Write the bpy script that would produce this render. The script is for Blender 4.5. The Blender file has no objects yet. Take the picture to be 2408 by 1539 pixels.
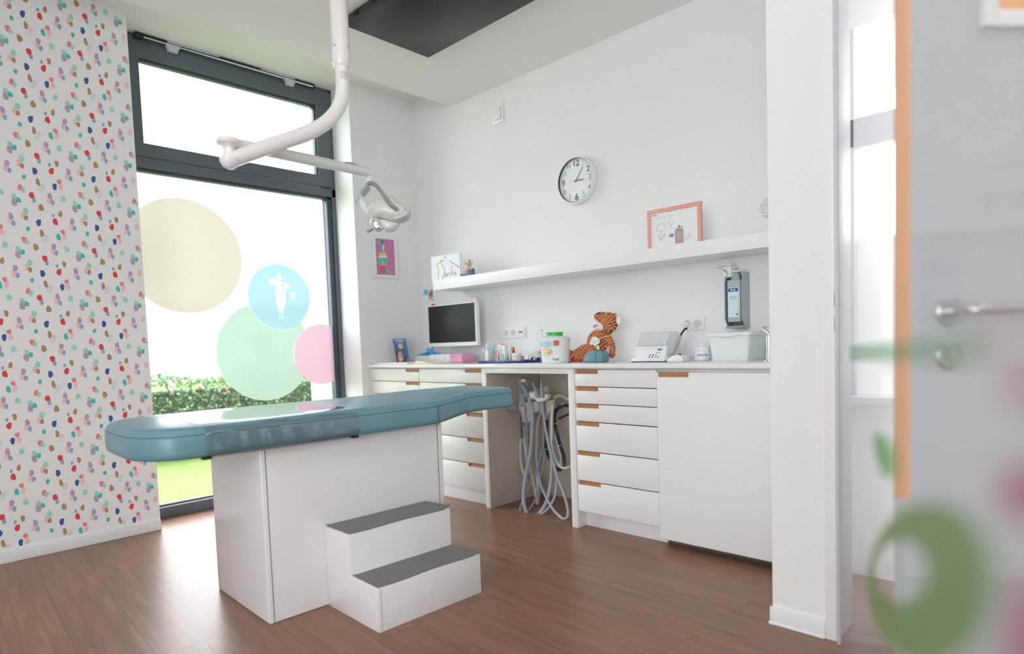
import bpy, bmesh, math, random
from mathutils import Vector, Matrix
random.seed(7)
sc = bpy.context.scene
COL = sc.collection
# ------------------------------------------------------------------ camera (calibrated from the room's own lines)
W_, H_ = 2408, 1539
FPX, PPY = 1482.5194, 123.6113
def _cam():
    y, p, r = math.radians(43.9335), math.radians(-3.2996), math.radians(-2.0152)
    F = Vector((-math.sin(y)*math.cos(p), math.cos(y)*math.cos(p), math.sin(p)))
    R0 = Vector((math.cos(y), math.sin(y), 0)); U0 = R0.cross(F)
    return R0*math.cos(r)+U0*math.sin(r), -R0*math.sin(r)+U0*math.cos(r), F
CR, CU, CF = _cam()
CC = Vector((4.0549, -3.196, 1.0227))
cd = bpy.data.cameras.new('camera'); cam = bpy.data.objects.new('camera', cd); COL.objects.link(cam)
cam.matrix_world = Matrix(((CR.x, CU.x, -CF.x, CC.x), (CR.y, CU.y, -CF.y, CC.y), (CR.z, CU.z, -CF.z, CC.z), (0, 0, 0, 1)))
cd.sensor_fit = 'HORIZONTAL'; cd.sensor_width = 36.0; cd.lens = 36.0*FPX/W_; cd.shift_y = PPY/W_
cd.clip_start = 0.02; cd.clip_end = 200
cd.dof.use_dof = True; cd.dof.focus_distance = 3.1; cd.dof.aperture_fstop = cd.lens/1000/0.0175
sc.camera = cam
# ------------------------------------------------------------------ world, lights, exposure
wd = bpy.data.worlds.new('world'); sc.world = wd; wd.use_nodes = True
bg = wd.node_tree.nodes['Background']; bg.inputs[0].default_value = (0.925, 0.972, 1.01, 1); bg.inputs[1].default_value = 5.0
def area(name, loc, rot, sx, sy, power, col=(1, 1, 1), portal=False):
    l = bpy.data.lights.new(name, 'AREA'); l.shape = 'RECTANGLE'; l.size = sx; l.size_y = sy; l.energy = power; l.color = col
    o = bpy.data.objects.new(name, l); COL.objects.link(o); o.location = loc; o.rotation_euler = rot
    if portal: l.cycles.is_portal = True
    return o
area('window_portal', (-0.62, -1.4, 1.5), (0, -math.pi/2, 0), 3.0, 1.9, 1, portal=True)
area('rear_fill_portal', (4.6, -6.40, 1.4), (math.pi/2, 0, 0), 2.4, 2.4, 1, portal=True)  # portal of the opening added behind the camera as fill
area('corridor_fill', (4.9, -1.6, 2.775), (0, 0, 0), 0.5, 1.0, 4, (1.0, 0.98, 0.95))  # added fill light, brightens the corridor behind the glass
area('ceiling_fill', (3.0, -2.6, 2.775), (0, 0, 0), 0.6, 1.2, 4, (1.0, 0.98, 0.95))  # this and the next: unseen area lights added as room fill
area('ceiling_fill', (2.9, -4.4, 2.775), (0, 0, 0), 0.6, 1.2, 4, (1.0, 0.98, 0.95))
sc.view_settings.view_transform = 'Standard'; sc.view_settings.look = 'None'
sc.view_settings.exposure = 0.70; sc.view_settings.gamma = 1.0; sc.view_settings.use_curve_mapping = False
sc.cycles.use_denoising = True
sc.cycles.max_bounces = 14; sc.cycles.diffuse_bounces = 6; sc.cycles.transparent_max_bounces = 16
sc.cycles.sample_clamp_indirect = 6.0
# ------------------------------------------------------------------ helpers
def ray(px, py): return CF + CR*((px-W_/2)/FPX) - CU*((py-H_/2-PPY)/FPX)
def _on(i, c, px, py):
    d = ray(px, py); return CC + d*((c-CC[i])/d[i])
def X(px, py, x=0.0): return _on(0, x, px, py)
def Y(px, py, y=0.0): return _on(1, y, px, py)
def Z(px, py, z=0.0): return _on(2, z, px, py)
def D(px, py, d): return CC + ray(px, py)*d
MATS = {}
def mat(name, col, rough=0.5, metal=0.0, noise=0.0, scale=20, bump=0.0, spec=0.5, trans=0.0, alpha=1.0, coat=0.0, sss=0.0, emit=0.0):
    if name in MATS: return MATS[name]
    m = bpy.data.materials.new(name); m.use_nodes = True; nt = m.node_tree; b = nt.nodes['Principled BSDF']
    b.inputs['Base Color'].default_value = (*col, 1); b.inputs['Roughness'].default_value = rough; b.inputs['Metallic'].default_value = metal
    b.inputs['Specular IOR Level'].default_value = spec; b.inputs['Transmission Weight'].default_value = trans; b.inputs['Alpha'].default_value = alpha
    b.inputs['Coat Weight'].default_value = coat
    if emit: b.inputs['Emission Color'].default_value = (*col, 1); b.inputs['Emission Strength'].default_value = emit
    if noise or bump:
        tc = nt.nodes.new('ShaderNodeTexCoord'); n = nt.nodes.new('ShaderNodeTexNoise'); n.inputs['Scale'].default_value = scale; n.inputs['Detail'].default_value = 4
        nt.links.new(tc.outputs['Object'], n.inputs['Vector'])
        if noise:
            mx = nt.nodes.new('ShaderNodeMix'); mx.data_type = 'RGBA'
            mx.inputs[6].default_value = (*[max(0, c*(1-noise)) for c in col], 1); mx.inputs[7].default_value = (*[min(1, c*(1+noise)) for c in col], 1)
            nt.links.new(n.outputs['Fac'], mx.inputs[0]); nt.links.new(mx.outputs[2], b.inputs['Base Color'])
        if bump:
            bp = nt.nodes.new('ShaderNodeBump'); bp.inputs['Strength'].default_value = bump; bp.inputs['Distance'].default_value = 0.002
            nt.links.new(n.outputs['Fac'], bp.inputs['Height']); nt.links.new(bp.outputs['Normal'], b.inputs['Normal'])
    MATS[name] = m; return m
def s2l(*c): return tuple(((v/255)/12.92 if v/255 <= 0.04045 else ((v/255+0.055)/1.055)**2.4) for v in c)
class MB:
    def __init__(s): s.bm = bmesh.new(); s.mats = []
    def mi(s, m):
        if m not in s.mats: s.mats.append(m)
        return s.mats.index(m)
    def _tag(s, faces, m, M=None):
        i = s.mi(m)
        for f in faces: f.material_index = i
    def add(s, verts, faces, m, M=None):
        i = s.mi(m); vs = [s.bm.verts.new(M @ Vector(v) if M else Vector(v)) for v in verts]; out = []
        for f in faces:
            try: g = s.bm.faces.new([vs[k] for k in f]); g.material_index = i; out.append(g)
            except ValueError: pass
        return vs, out
    def box(s, a, b, m, bev=0.0, M=None, seg=2):
        x0, y0, z0 = [min(a[i], b[i]) for i in range(3)]; x1, y1, z1 = [max(a[i], b[i]) for i in range(3)]
        t = bmesh.new(); bmesh.ops.create_cube(t, size=1)
        for v in t.verts: v.co = Vector(((x0+x1)/2+v.co.x*(x1-x0), (y0+y1)/2+v.co.y*(y1-y0), (z0+z1)/2+v.co.z*(z1-z0)))
        if bev: bmesh.ops.bevel(t, geom=t.edges[:], offset=min(bev, 0.45*min(x1-x0, y1-y0, z1-z0)), segments=seg, affect='EDGES', profile=0.5)
        s.merge(t, m, M); return s
    def merge(s, t, m, M=None):
        t.verts.ensure_lookup_table(); t.verts.index_update()
        s.add([v.co.copy() for v in t.verts], [[v.index for v in f.verts] for f in t.faces], m, M); t.free()
    def prism(s, pts, depth, m, M=None, bev=0.0):   # pts in the xy plane, extruded along +z
        t = bmesh.new(); vs = [t.verts.new((p[0], p[1], 0)) for p in pts]; f = t.faces.new(vs)
        r = bmesh.ops.extrude_face_region(t, geom=[f])
        for v in r['geom']:
            if isinstance(v, bmesh.types.BMVert): v.co.z += depth
        bmesh.ops.recalc_face_normals(t, faces=t.faces[:])
        if bev: bmesh.ops.bevel(t, geom=t.edges[:], offset=bev, segments=2, affect='EDGES', profile=0.5)
        s.merge(t, m, M); return s
    def lathe(s, prof, m, n=32, M=None, cap=True):            # profile (r, z)
        vs = []; fs = []
        for r, z in prof:
            for k in range(n): a = 2*math.pi*k/n; vs.append((r*math.cos(a), r*math.sin(a), z))
        for i in range(len(prof)-1):
            for k in range(n): k2 = (k+1) % n; fs.append((i*n+k, i*n+k2, (i+1)*n+k2, (i+1)*n+k))
        if cap and prof[0][0] > 1e-6: fs.append(tuple(reversed(range(n))))
        if cap and prof[-1][0] > 1e-6: fs.append(tuple((len(prof)-1)*n+k for k in range(n)))
        s.add(vs, fs, m, M); return s
    def cyl(s, a, b, r, m, n=24, r2=None, M=None):
        a = Vector(a); b = Vector(b); d = b-a; q = d.to_track_quat('Z', 'Y').to_matrix().to_4x4(); q.translation = a
        s.lathe([(r, 0), (r if r2 is None else r2, d.length)], m, n, (M @ q) if M else q); return s
    def tube(s, pts, r, m, n=12, smooth=6, flat=1.0, rib=0):
        P = [Vector(p) for p in pts]
        rr = list(r) if hasattr(r, '__len__') else [r]*len(P)
        if smooth > 1 and len(P) > 2:
            Q = []; RR = []
            for i in range(len(P)-1):
                p0 = P[max(i-1, 0)]; p1 = P[i]; p2 = P[i+1]; p3 = P[min(i+2, len(P)-1)]
                for k in range(smooth):
                    t = k/smooth
                    Q.append(0.5*((2*p1)+(-p0+p2)*t+(2*p0-5*p1+4*p2-p3)*t*t+(-p0+3*p1-3*p2+p3)*t**3)); RR.append(rr[i]*(1-t)+rr[i+1]*t)
            Q.append(P[-1]); RR.append(rr[-1]); P = Q; rr = RR
        if rib: rr = [x*(1+(0.12 if i % 2 else -0.06)) for i, x in enumerate(rr)]
        T = [(P[min(i+1, len(P)-1)]-P[max(i-1, 0)]).normalized() for i in range(len(P))]
        u = T[0].orthogonal().normalized(); vs = []; fs = []
        for i, p in enumerate(P):
            u = (u-T[i]*u.dot(T[i])).normalized(); w = T[i].cross(u)
            for k in range(n): a = 2*math.pi*k/n; vs.append(p+u*(rr[i]*math.cos(a))+w*(rr[i]*flat*math.sin(a)))
        for i in range(len(P)-1):
            for k in range(n): k2 = (k+1) % n; fs.append((i*n+k, i*n+k2, (i+1)*n+k2, (i+1)*n+k))
        fs.append(tuple(reversed(range(n)))); fs.append(tuple((len(P)-1)*n+k for k in range(n)))
        s.add(vs, fs, m); return s
    def ell(s, c, r, m, M=None, u=20, v=12, rot=None):
        t = bmesh.new(); bmesh.ops.create_uvsphere(t, u_segments=u, v_segments=v, radius=1)
        r = (r, r, r) if not hasattr(r, '__len__') else r
        Q = Matrix.Translation(Vector(c)) @ (rot.to_4x4() if rot else Matrix.Identity(4)) @ Matrix.Diagonal((*r, 1))
        s.merge(t, m, (M @ Q) if M else Q); return s
    def poly(s, pts, m, M=None): s.add(pts, [tuple(range(len(pts)))], m, M); return s
    def text(s, body, org, right, up, size, m, align='CENTER', thick=0.0, bold=0.0):
        c = bpy.data.curves.new('t', 'FONT'); c.body = body; c.size = size; c.align_x = align; c.align_y = 'CENTER'; c.extrude = thick; c.offset = bold; c.resolution_u = 3
        o = bpy.data.objects.new('t', c); me = bpy.data.meshes.new_from_object(o)
        right = Vector(right).normalized(); up = Vector(up); up = (up-right*up.dot(right)).normalized(); nn = right.cross(up); org = Vector(org)
        s.add([org+right*v.co.x+up*v.co.y+nn*v.co.z for v in me.vertices], [tuple(p.vertices) for p in me.polygons], m)
        bpy.data.objects.remove(o); bpy.data.curves.remove(c); bpy.data.meshes.remove(me); return s
    def build(s, name, parent=None, smooth=True, loc=None, angle=35):
        off = Vector((0, 0, 0)); p = parent
        while p is not None: off += p.location; p = p.parent
        if parent is None and loc is not None: off = Vector(loc)
        me = bpy.data.meshes.new(name)
        for v in s.bm.verts: v.co -= off
        bmesh.ops.recalc_face_normals(s.bm, faces=s.bm.faces[:]) if len(s.bm.faces) < 60000 else None
        if smooth:
            ca = math.radians(angle)
            for f in s.bm.faces: f.smooth = True
            for e in s.bm.edges:
                if len(e.link_faces) != 2 or e.calc_face_angle(0) > ca: e.smooth = False
        s.bm.to_mesh(me); s.bm.free()
        for m in s.mats: me.materials.append(m)
        o = bpy.data.objects.new(name, me); COL.objects.link(o)
        if parent: o.parent = parent
        elif loc is not None: o.location = loc
        return o
def tag(o, label, cat, group=None, kind=None):
    if label: o['label'] = label
    if cat: o['category'] = cat
    if group: o['group'] = group
    if kind: o['kind'] = kind
    return o
def thing(name, label, cat, loc, group=None):
    o = bpy.data.objects.new(name, None); COL.objects.link(o); o.location = loc; o.empty_display_size = 0.05
    return tag(o, label, cat, group)
def struct(name, mb, label=None, **k):
    o = mb.build(name, None, **k); o['kind'] = 'structure'
    if label: o['label'] = label
    return o
# ------------------------------------------------------------------ materials
M_WALL = mat('wall_paint', (0.845, 0.85, 0.855), 0.75, noise=0.01, scale=60, bump=0.15, spec=0.3)
M_CEIL = mat('ceiling_paint', (0.88, 0.885, 0.885), 0.85, spec=0.2)
M_WHITE = mat('white_lacquer', (0.84, 0.84, 0.83), 0.28, noise=0.008, scale=8)
M_GLOSSW = mat('white_gloss_laminate', (0.80, 0.79, 0.785), 0.12, noise=0.01, scale=3)
M_TOP = mat('worktop_gloss', (0.86, 0.87, 0.885), 0.07)
M_TRIM = mat('trim_white', (0.86, 0.87, 0.88), 0.4)
M_FRAME = mat('anthracite_frame', s2l(92, 102, 110), 0.38, noise=0.04, scale=30)
M_FRAME2 = mat('anthracite_frame_dark', s2l(64, 74, 84), 0.45)
M_BLACK = mat('black_plastic', (0.012, 0.013, 0.014), 0.35)
M_SCREEN = mat('screen_glass', (0.010, 0.013, 0.014), 0.28, spec=0.3)
M_PLW = mat('white_plastic', (0.85, 0.86, 0.87), 0.3)
M_LAMPW = mat('lamp_enamel', (0.88, 0.86, 0.845), 0.22, coat=0.3)
M_GREY = mat('grey_plastic', (0.40, 0.41, 0.43), 0.4)
M_LGREY = mat('light_grey_plastic', (0.60, 0.62, 0.64), 0.4)
M_CHROME = mat('chrome', (0.82, 0.83, 0.84), 0.12, metal=1.0)
M_STEEL = mat('brushed_steel', (0.55, 0.54, 0.52), 0.3, metal=1.0)
M_SEAM_SHADE = mat('seam_and_gap_shade', (0.10, 0.10, 0.10), 0.8)
M_PAPER = mat('paper', (0.84, 0.86, 0.89), 0.8, noise=0.01)
def wood(name, c1, c2, sx=4, sy=60):
    m = bpy.data.materials.new(name); m.use_nodes = True; nt = m.node_tree; b = nt.nodes['Principled BSDF']
    tc = nt.nodes.new('ShaderNodeTexCoord'); mp = nt.nodes.new('ShaderNodeMapping'); mp.inputs['Scale'].default_value = (sx, sy, sy)
    n = nt.nodes.new('ShaderNodeTexNoise'); n.inputs['Scale'].default_value = 4; n.inputs['Detail'].default_value = 6
    mx = nt.nodes.new('ShaderNodeMix'); mx.data_type = 'RGBA'; mx.inputs[6].default_value = (*c1, 1); mx.inputs[7].default_value = (*c2, 1)
    for a, c in ((tc.outputs['Object'], mp.inputs[0]), (mp.outputs[0], n.inputs[0]), (n.outputs['Fac'], mx.inputs[0]), (mx.outputs[2], b.inputs['Base Color'])): nt.links.new(a, c)
    b.inputs['Roughness'].default_value = 0.5; return m
M_WOOD = wood('oak_grip', s2l(150, 98, 62), s2l(196, 144, 100))
def floor_mat():
    m = bpy.data.materials.new('vinyl_planks'); m.use_nodes = True; nt = m.node_tree; b = nt.nodes['Principled BSDF']; N = nt.nodes.new; L = nt.links.new
    tc = N('ShaderNodeTexCoord'); mp = N('ShaderNodeMapping'); mp.inputs['Rotation'].default_value = (0, 0, math.radians(4.0)); mp.inputs['Location'].default_value = (0.11, 0.073, 0)
    L(tc.outputs['Object'], mp.inputs[0])
    br = N('ShaderNodeTexBrick'); br.offset = 0.37; br.inputs['Scale'].default_value = 1.0; br.inputs['Brick Width'].default_value = 1.22; br.inputs['Row Height'].default_value = 0.196
    br.inputs['Mortar Size'].default_value = 0.0016; br.inputs['Mortar Smooth'].default_value = 0.3; br.inputs['Bias'].default_value = 0
    br.inputs['Color1'].default_value = (0, 0, 0, 1); br.inputs['Color2'].default_value = (1, 1, 1, 1); br.inputs['Mortar'].default_value = (0.5, 0.5, 0.5, 1)
    L(mp.outputs[0], br.inputs['Vector'])
    # grain, shifted plank by plank
    m2 = N('ShaderNodeMapping'); m2.inputs['Scale'].default_value = (1.6, 26, 1); L(mp.outputs[0], m2.inputs[0])
    ad = N('ShaderNodeVectorMath'); ad.operation = 'ADD'; L(m2.outputs[0], ad.inputs[0]); sc2 = N('ShaderNodeVectorMath'); sc2.operation = 'SCALE'; sc2.inputs['Scale'].default_value = 7.0
    L(br.outputs['Color'], sc2.inputs[0]); L(sc2.outputs[0], ad.inputs[1])
    n1 = N('ShaderNodeTexNoise'); n1.inputs['Scale'].default_value = 1.3; n1.inputs['Detail'].default_value = 7; n1.inputs['Distortion'].default_value = 0.9; L(ad.outputs[0], n1.inputs[0])
    m3 = N('ShaderNodeMapping'); m3.inputs['Scale'].default_value = (6, 190, 1); L(mp.outputs[0], m3.inputs[0])
    n2 = N('ShaderNodeTexNoise'); n2.inputs['Scale'].default_value = 1.0; n2.inputs['Detail'].default_value = 3; L(m3.outputs[0], n2.inputs[0])
    cr = N('ShaderNodeValToRGB'); e = cr.color_ramp.elements
    e[0].position = 0.3; e[0].color = (*s2l(126, 90, 70), 1); e[1].position = 0.7; e[1].color = (*s2l(166, 122, 98), 1)
    L(n1.outputs['Fac'], cr.inputs[0])
    mx = N('ShaderNodeMix'); mx.data_type = 'RGBA'; mx.blend_type = 'MULTIPLY'; mx.inputs[0].default_value = 0.2
    L(cr.outputs[0], mx.inputs[6]); L(n2.outputs['Color'], mx.inputs[7])
    mv = N('ShaderNodeMix'); mv.data_type = 'RGBA'; mv.blend_type = 'MIX'; mv.inputs[7].default_value = (*s2l(140, 102, 84), 1)
    mr = N('ShaderNodeMath'); mr.operation = 'MULTIPLY'; mr.inputs[1].default_value = 0.35; L(br.outputs['Color'], mr.inputs[0]); L(mr.outputs[0], mv.inputs[0]); L(mx.outputs[2], mv.inputs[6])
    md = N('ShaderNodeMix'); md.data_type = 'RGBA'; md.inputs[7].default_value = (*s2l(62, 44, 36), 1); mf = N('ShaderNodeMath'); mf.operation = 'MULTIPLY'; mf.inputs[1].default_value = 0.7
    L(br.outputs['Fac'], mf.inputs[0]); L(mf.outputs[0], md.inputs[0]); L(mv.outputs[2], md.inputs[6]); L(md.outputs[2], b.inputs['Base Color'])
    b.inputs['Roughness'].default_value = 0.34; b.inputs['Specular IOR Level'].default_value = 0.5
    bp = N('ShaderNodeBump'); bp.inputs['Strength'].default_value = 0.12; bp.inputs['Distance'].default_value = 0.001; L(n2.outputs['Fac'], bp.inputs['Height']); L(bp.outputs['Normal'], b.inputs['Normal'])
    return m
def schlick(nt, refl):
    N = nt.nodes.new; L = nt.links.new
    f = N('ShaderNodeLayerWeight'); f.inputs[0].default_value = 0.5; p = N('ShaderNodeMath'); p.operation = 'POWER'; p.inputs[1].default_value = 5.0
    a = N('ShaderNodeMath'); a.operation = 'MULTIPLY_ADD'; a.inputs[1].default_value = 0.96*min(refl, 1.0); a.inputs[2].default_value = 0.04*refl
    L(f.outputs['Facing'], p.inputs[0]); L(p.outputs[0], a.inputs[0]); return a
def glass_mat(name, tint=(1, 1, 1), refl=1.0, ior=1.45):
    m = bpy.data.materials.new(name); m.use_nodes = True; nt = m.node_tree; nt.nodes.clear(); N = nt.nodes.new; L = nt.links.new
    o = N('ShaderNodeOutputMaterial'); mx = N('ShaderNodeMixShader'); t = N('ShaderNodeBsdfTransparent'); t.inputs[0].default_value = (*tint, 1)
    g = N('ShaderNodeBsdfGlossy'); g.inputs['Roughness'].default_value = 0.0
    mm = schlick(nt, refl); L(mm.outputs[0], mx.inputs[0]); L(t.outputs[0], mx.inputs[1]); L(g.outputs[0], mx.inputs[2]); L(mx.outputs[0], o.inputs[0]); return m
def film_mat(name, col, opac, gloss=0.08, trl=0.3, refl=1.0):
    """translucent coloured film stuck on glass"""
    m = bpy.data.materials.new(name); m.use_nodes = True; nt = m.node_tree; nt.nodes.clear(); N = nt.nodes.new; L = nt.links.new
    o = N('ShaderNodeOutputMaterial'); a = N('ShaderNodeMixShader'); a.inputs[0].default_value = opac
    t = N('ShaderNodeBsdfTransparent'); t.inputs[0].default_value = (*col, 1); d = N('ShaderNodeMixShader'); d.inputs[0].default_value = trl
    di = N('ShaderNodeBsdfDiffuse'); di.inputs[0].default_value = (*col, 1); tr = N('ShaderNodeBsdfTranslucent'); tr.inputs[0].default_value = (*col, 1)
    g = N('ShaderNodeBsdfGlossy'); g.inputs['Roughness'].default_value = gloss; fr = schlick(nt, refl); b = N('ShaderNodeMixShader')
    L(di.outputs[0], d.inputs[1]); L(tr.outputs[0], d.inputs[2]); L(t.outputs[0], a.inputs[1]); L(d.outputs[0], a.inputs[2])
    L(fr.outputs[0], b.inputs[0]); L(a.outputs[0], b.inputs[1]); L(g.outputs[0], b.inputs[2]); L(b.outputs[0], o.inputs[0]); return m
M_GLASS = glass_mat('window_glass')
# ------------------------------------------------------------------ the room
H1, H2 = 2.7986, 2.9619
YW = -2.0135          # end of the papered wall
b = MB(); b.box((-0.36, -6.6, -0.06), (6.2, 2.2, 0), floor_mat()); struct('floor', b, smooth=False)
b = MB(); b.box((0, 0, 0), (3.1865, 0.16, 3.1), M_WALL); struct('wall_back', b, smooth=False)
b = MB(); b.box((0.4415, -6.6, H1), (6.2, 2.2, H1+0.25), M_CEIL); struct('ceiling', b, smooth=False)
b = MB(); b.box((-0.36, -6.6, H2), (0.4415, 0.16, 3.1), M_CEIL); struct('ceiling', b, smooth=False)
b = MB(); b.box((-0.36, -0.593, 0), (0, 0.16, H2), M_WALL); struct('wall_left', b, smooth=False)
# papered wall: one mesh, its dabs of colour repeat on a 26 cm grid
b = MB(); b.box((-0.36, -6.6, 0), (0, YW, H2), M_WALL)
PC = {'pur': s2l(190, 160, 192), 'teal': s2l(82, 196, 182), 'mint': s2l(160, 222, 200), 'pink': s2l(244, 200, 198), 'cor': s2l(236, 140, 142),
      'red': s2l(226, 74, 74), 'gold': s2l(178, 148, 104), 'navy': s2l(62, 98, 158), 'blue': s2l(142, 178, 208), 'gl': s2l(226, 220, 230), 'gm': s2l(212, 232, 226)}
PM = {k: mat('paper_'+k, v, 0.7) for k, v in PC.items()}
CELL = [('mint', -.006, .016, .011, .014, 0), ('pur', -.008, -.012, .0115, .019, 1), ('teal', .011, .001, .0105, .0135, 2), ('navy', .088, .160, .0105, .018, 0), ('gold', .098, .105, .0085, .0195, 0),
        ('gl', .117, .089, .010, .014, 0), ('gm', .110, .072, .011, .012, 1), ('teal', .041, .123, .0085, .0125, 0), ('cor', .022, .066, .011, .0165, 0), ('mint', .033, .056, .008, .014, 1),
        ('P2', .068, .032, .0115, .0175, 0), ('P2b', .075, .009, .008, .013, 1), ('mint', .202, .033, .012, .0155, 0), ('blue', .153, .203, .0065, .010, 0), ('red', .160, .172, .011, .0175, 0),
        ('gold', .185, .215, .009, .0165, 0), ('NT', .169, .093, .0095, .018, 0), ('cor', .190, .122, .010, .0125, 0), ('pink', .195, .095, .010, .0165, 1),
        ('pur', .145, .039, .010, .018, 0), ('pink', .139, .015, .0095, .0145, 1), ('blue', .154, .008, .0085, .014, 2), ('pur', .235, .179, .010, .018, 0), ('pink', .228, .152, .0095, .0145, 1), ('blue', .243, .146, .0085, .014, 2),
        ('mint', .037, .212, .012, .0175, 0), ('pink', .024, .187, .0105, .0175, 1), ('gold', .036, .178, .009, .0135, 2), ('P1', .103, -.025, .0115, .0175, 0), ('P1b', .110, -.048, .008, .013, 1)]
for i in range(-12, 3):
    for j in range(-11, 4):
        odd = (i+j) % 2
        for k, (kind, dy, dz, ry, rz, lay) in enumerate(CELL):
            cy = -2.317+i*0.2599+dy; cz = 2.628+j*0.2633+dz; c = kind
            if kind == 'P1': c = 'gold' if not odd else 'red'
            if kind == 'P2': c = 'red' if not odd else 'gold'
            if kind == 'P1b':
                if not odd: continue
                c = 'blue'
            if kind == 'P2b':
                if odd: continue
                c = 'blue'
            if kind == 'NT': c = 'navy' if not odd else 'teal'
            if cy+ry > YW-0.001 or cz+rz > H2-0.002 or cz-rz < 0.064 or cy < -5.4: continue
            rd = random.Random(k*17+odd*3); ph = rd.random()*6; tl = rd.uniform(-.25, .25); pts = []
            for q in range(14):
                a = 2*math.pi*q/14; w = 1+0.09*math.sin(3*a+ph)+0.05*math.sin(5*a+ph*2)
                u = ry*w*math.copysign(abs(math.cos(a))**0.85, math.cos(a)); v = rz*w*math.copysign(abs(math.sin(a))**0.9, math.sin(a))
                pts.append((0.0004+0.0002*lay, cy+u-v*tl*.6, cz+v))
            b.poly(pts, PM[c])
struct('wall_left', b, smooth=False)
b = MB(); b.box((-0.0, -6.6, 0), (0.014, YW, 0.06), M_TRIM, 0.003); struct('baseboard_left', b)
# partition end, its skirting, door lining
b = MB(); b.box((3.1865, -1.006, 0), (3.364, -0.84, H1), M_WALL); struct('wall_right', b, smooth=False)
b = MB(); b.box((3.1795, -1.0175, 0), (3.364, -1.005, 0.062), M_TRIM, 0.003); b.box((3.1755, -1.0215, 0), (3.364, -1.005, 0.008), M_TRIM, 0.002); struct('baseboard_right', b)
b = MB(); b.box((3.364, -1.014, 0), (3.398, -0.84, H1), M_TRIM, 0.002); b.box((3.3975, -1.012, 0), (3.4015, -1.0, H1), mat('beige_seal', s2l(222, 190, 165), 0.6)); b.box((3.4012, -1.018, 0), (3.4065, -0.99, H1), M_LGREY)
struct('trim_1', b)
b = MB(); b.box((3.1865, -0.84, 0), (3.25, 0.16, H1), M_WALL); struct('wall_right', b, smooth=False)
b = MB()
for z in (1.028, 1.105): b.box((3.3965, -1.0165, z), (3.4025, -1.008, z+0.045), M_STEEL, 0.001)
struct('trim_2', b)
# shell behind the camera, with an unseen rear opening added for daylight fill
b = MB(); b.box((6.05, -6.6, 0), (6.2, 2.2, H1), M_WALL); struct('wall_right', b, smooth=False)
b = MB(); b.box((-0.36, -6.6, 0), (3.4, -6.45, H1), M_WALL); b.box((5.8, -6.6, 0), (6.05, -6.45, H1), M_WALL); b.box((3.4, -6.6, 0), (5.8, -6.45, 0.2), M_WALL); b.box((3.4, -6.6, 2.6), (5.8, -6.45, H1), M_WALL); struct('wall_front', b, smooth=False)
# ------------------------------------------------------------------ the big window
XW = -0.239
win = bpy.data.objects.new('window_1', None); COL.objects.link(win); win.location = (XW, -1.3, 0); win['kind'] = 'structure'; win['label'] = 'tall anthracite framed window with tilting top light'
YL, YR = -2.14, -0.593
b = MB()
b.box((XW-0.07, YL, 0.0), (XW, YR, 0.070), M_FRAME, 0.002)
b.box((XW-0.07, YR-0.032, 0), (XW, YR, H2), M_FRAME, 0.002)
b.box((XW-0.07, YL, 0), (XW, YL+0.032, H2), M_FRAME, 0.002)
b.box((XW-0.07, YR-0.072, 0.06), (XW-0.014, YR-0.03, 2.2), M_FRAME2, 0.003)
b.box((XW-0.07, YL+0.03, 0.06), (XW-0.014, YL+0.085, 2.2), M_FRAME2, 0.003)
b.box((XW-0.07, YL, H2-0.03), (XW, YR, H2), M_FRAME, 0.002)
b.box((XW-0.07, YL, 2.168), (XW, YR, 2.229), M_FRAME, 0.002)
b.box((XW-0.07, YL+0.03, 2.150), (XW-0.014, YR-0.03, 2.17), M_FRAME2, 0.003)
b.build('window_frame', win)
b = MB(); b.box((XW-0.066, YL+0.08, 0.070), (XW-0.004, YR-0.034, 0.0735), mat('bright_bead', (0.75, 0.77, 0.78), 0.3)); b.box((XW-0.06, YL+0.08, 0.0735), (XW-0.02, YR-0.06, 0.086), M_FRAME2, 0.002); b.build('glazing_bead', win)
b = MB(); x1 = XW+0.006
a0, a1, z0, z1 = YL+0.03, YR-0.012, 2.236, H2-0.012
i0, i1, j0, j1 = -1.893, -0.728, 2.318, 2.826
b.box((XW-0.06, a0, z0), (x1, a1, j0), M_FRAME, 0.003); b.box((XW-0.06, a0, j1), (x1, a1, z1), M_FRAME, 0.003)
b.box((XW-0.06, a0, j0-0.004), (x1, i0, j1+0.004), M_FRAME, 0.003); b.box((XW-0.06, i1, j0-0.004), (x1, a1, j1+0.004), M_FRAME, 0.003)
b.box((XW-0.05, i0-0.002, j1-0.016), (x1-0.012, i1+0.002, j1+0.002), M_FRAME2, 0.002); b.box((XW-0.05, i1-0.012, j0), (x1-0.012, i1+0.002, j1), M_FRAME2, 0.002)
sash = b.build('sash', win)
b = MB(); b.box((XW-0.034, i0-0.004, j0-0.004), (XW-0.030, i1+0.004, j1+0.004), M_GLASS); b.build('pane', sash, smooth=False)
b = MB(); b.box((XW-0.034, YL+0.04, 0.07), (XW-0.030, YR-0.04, 2.16), M_GLASS); b.build('pane', win, smooth=False)
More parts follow.
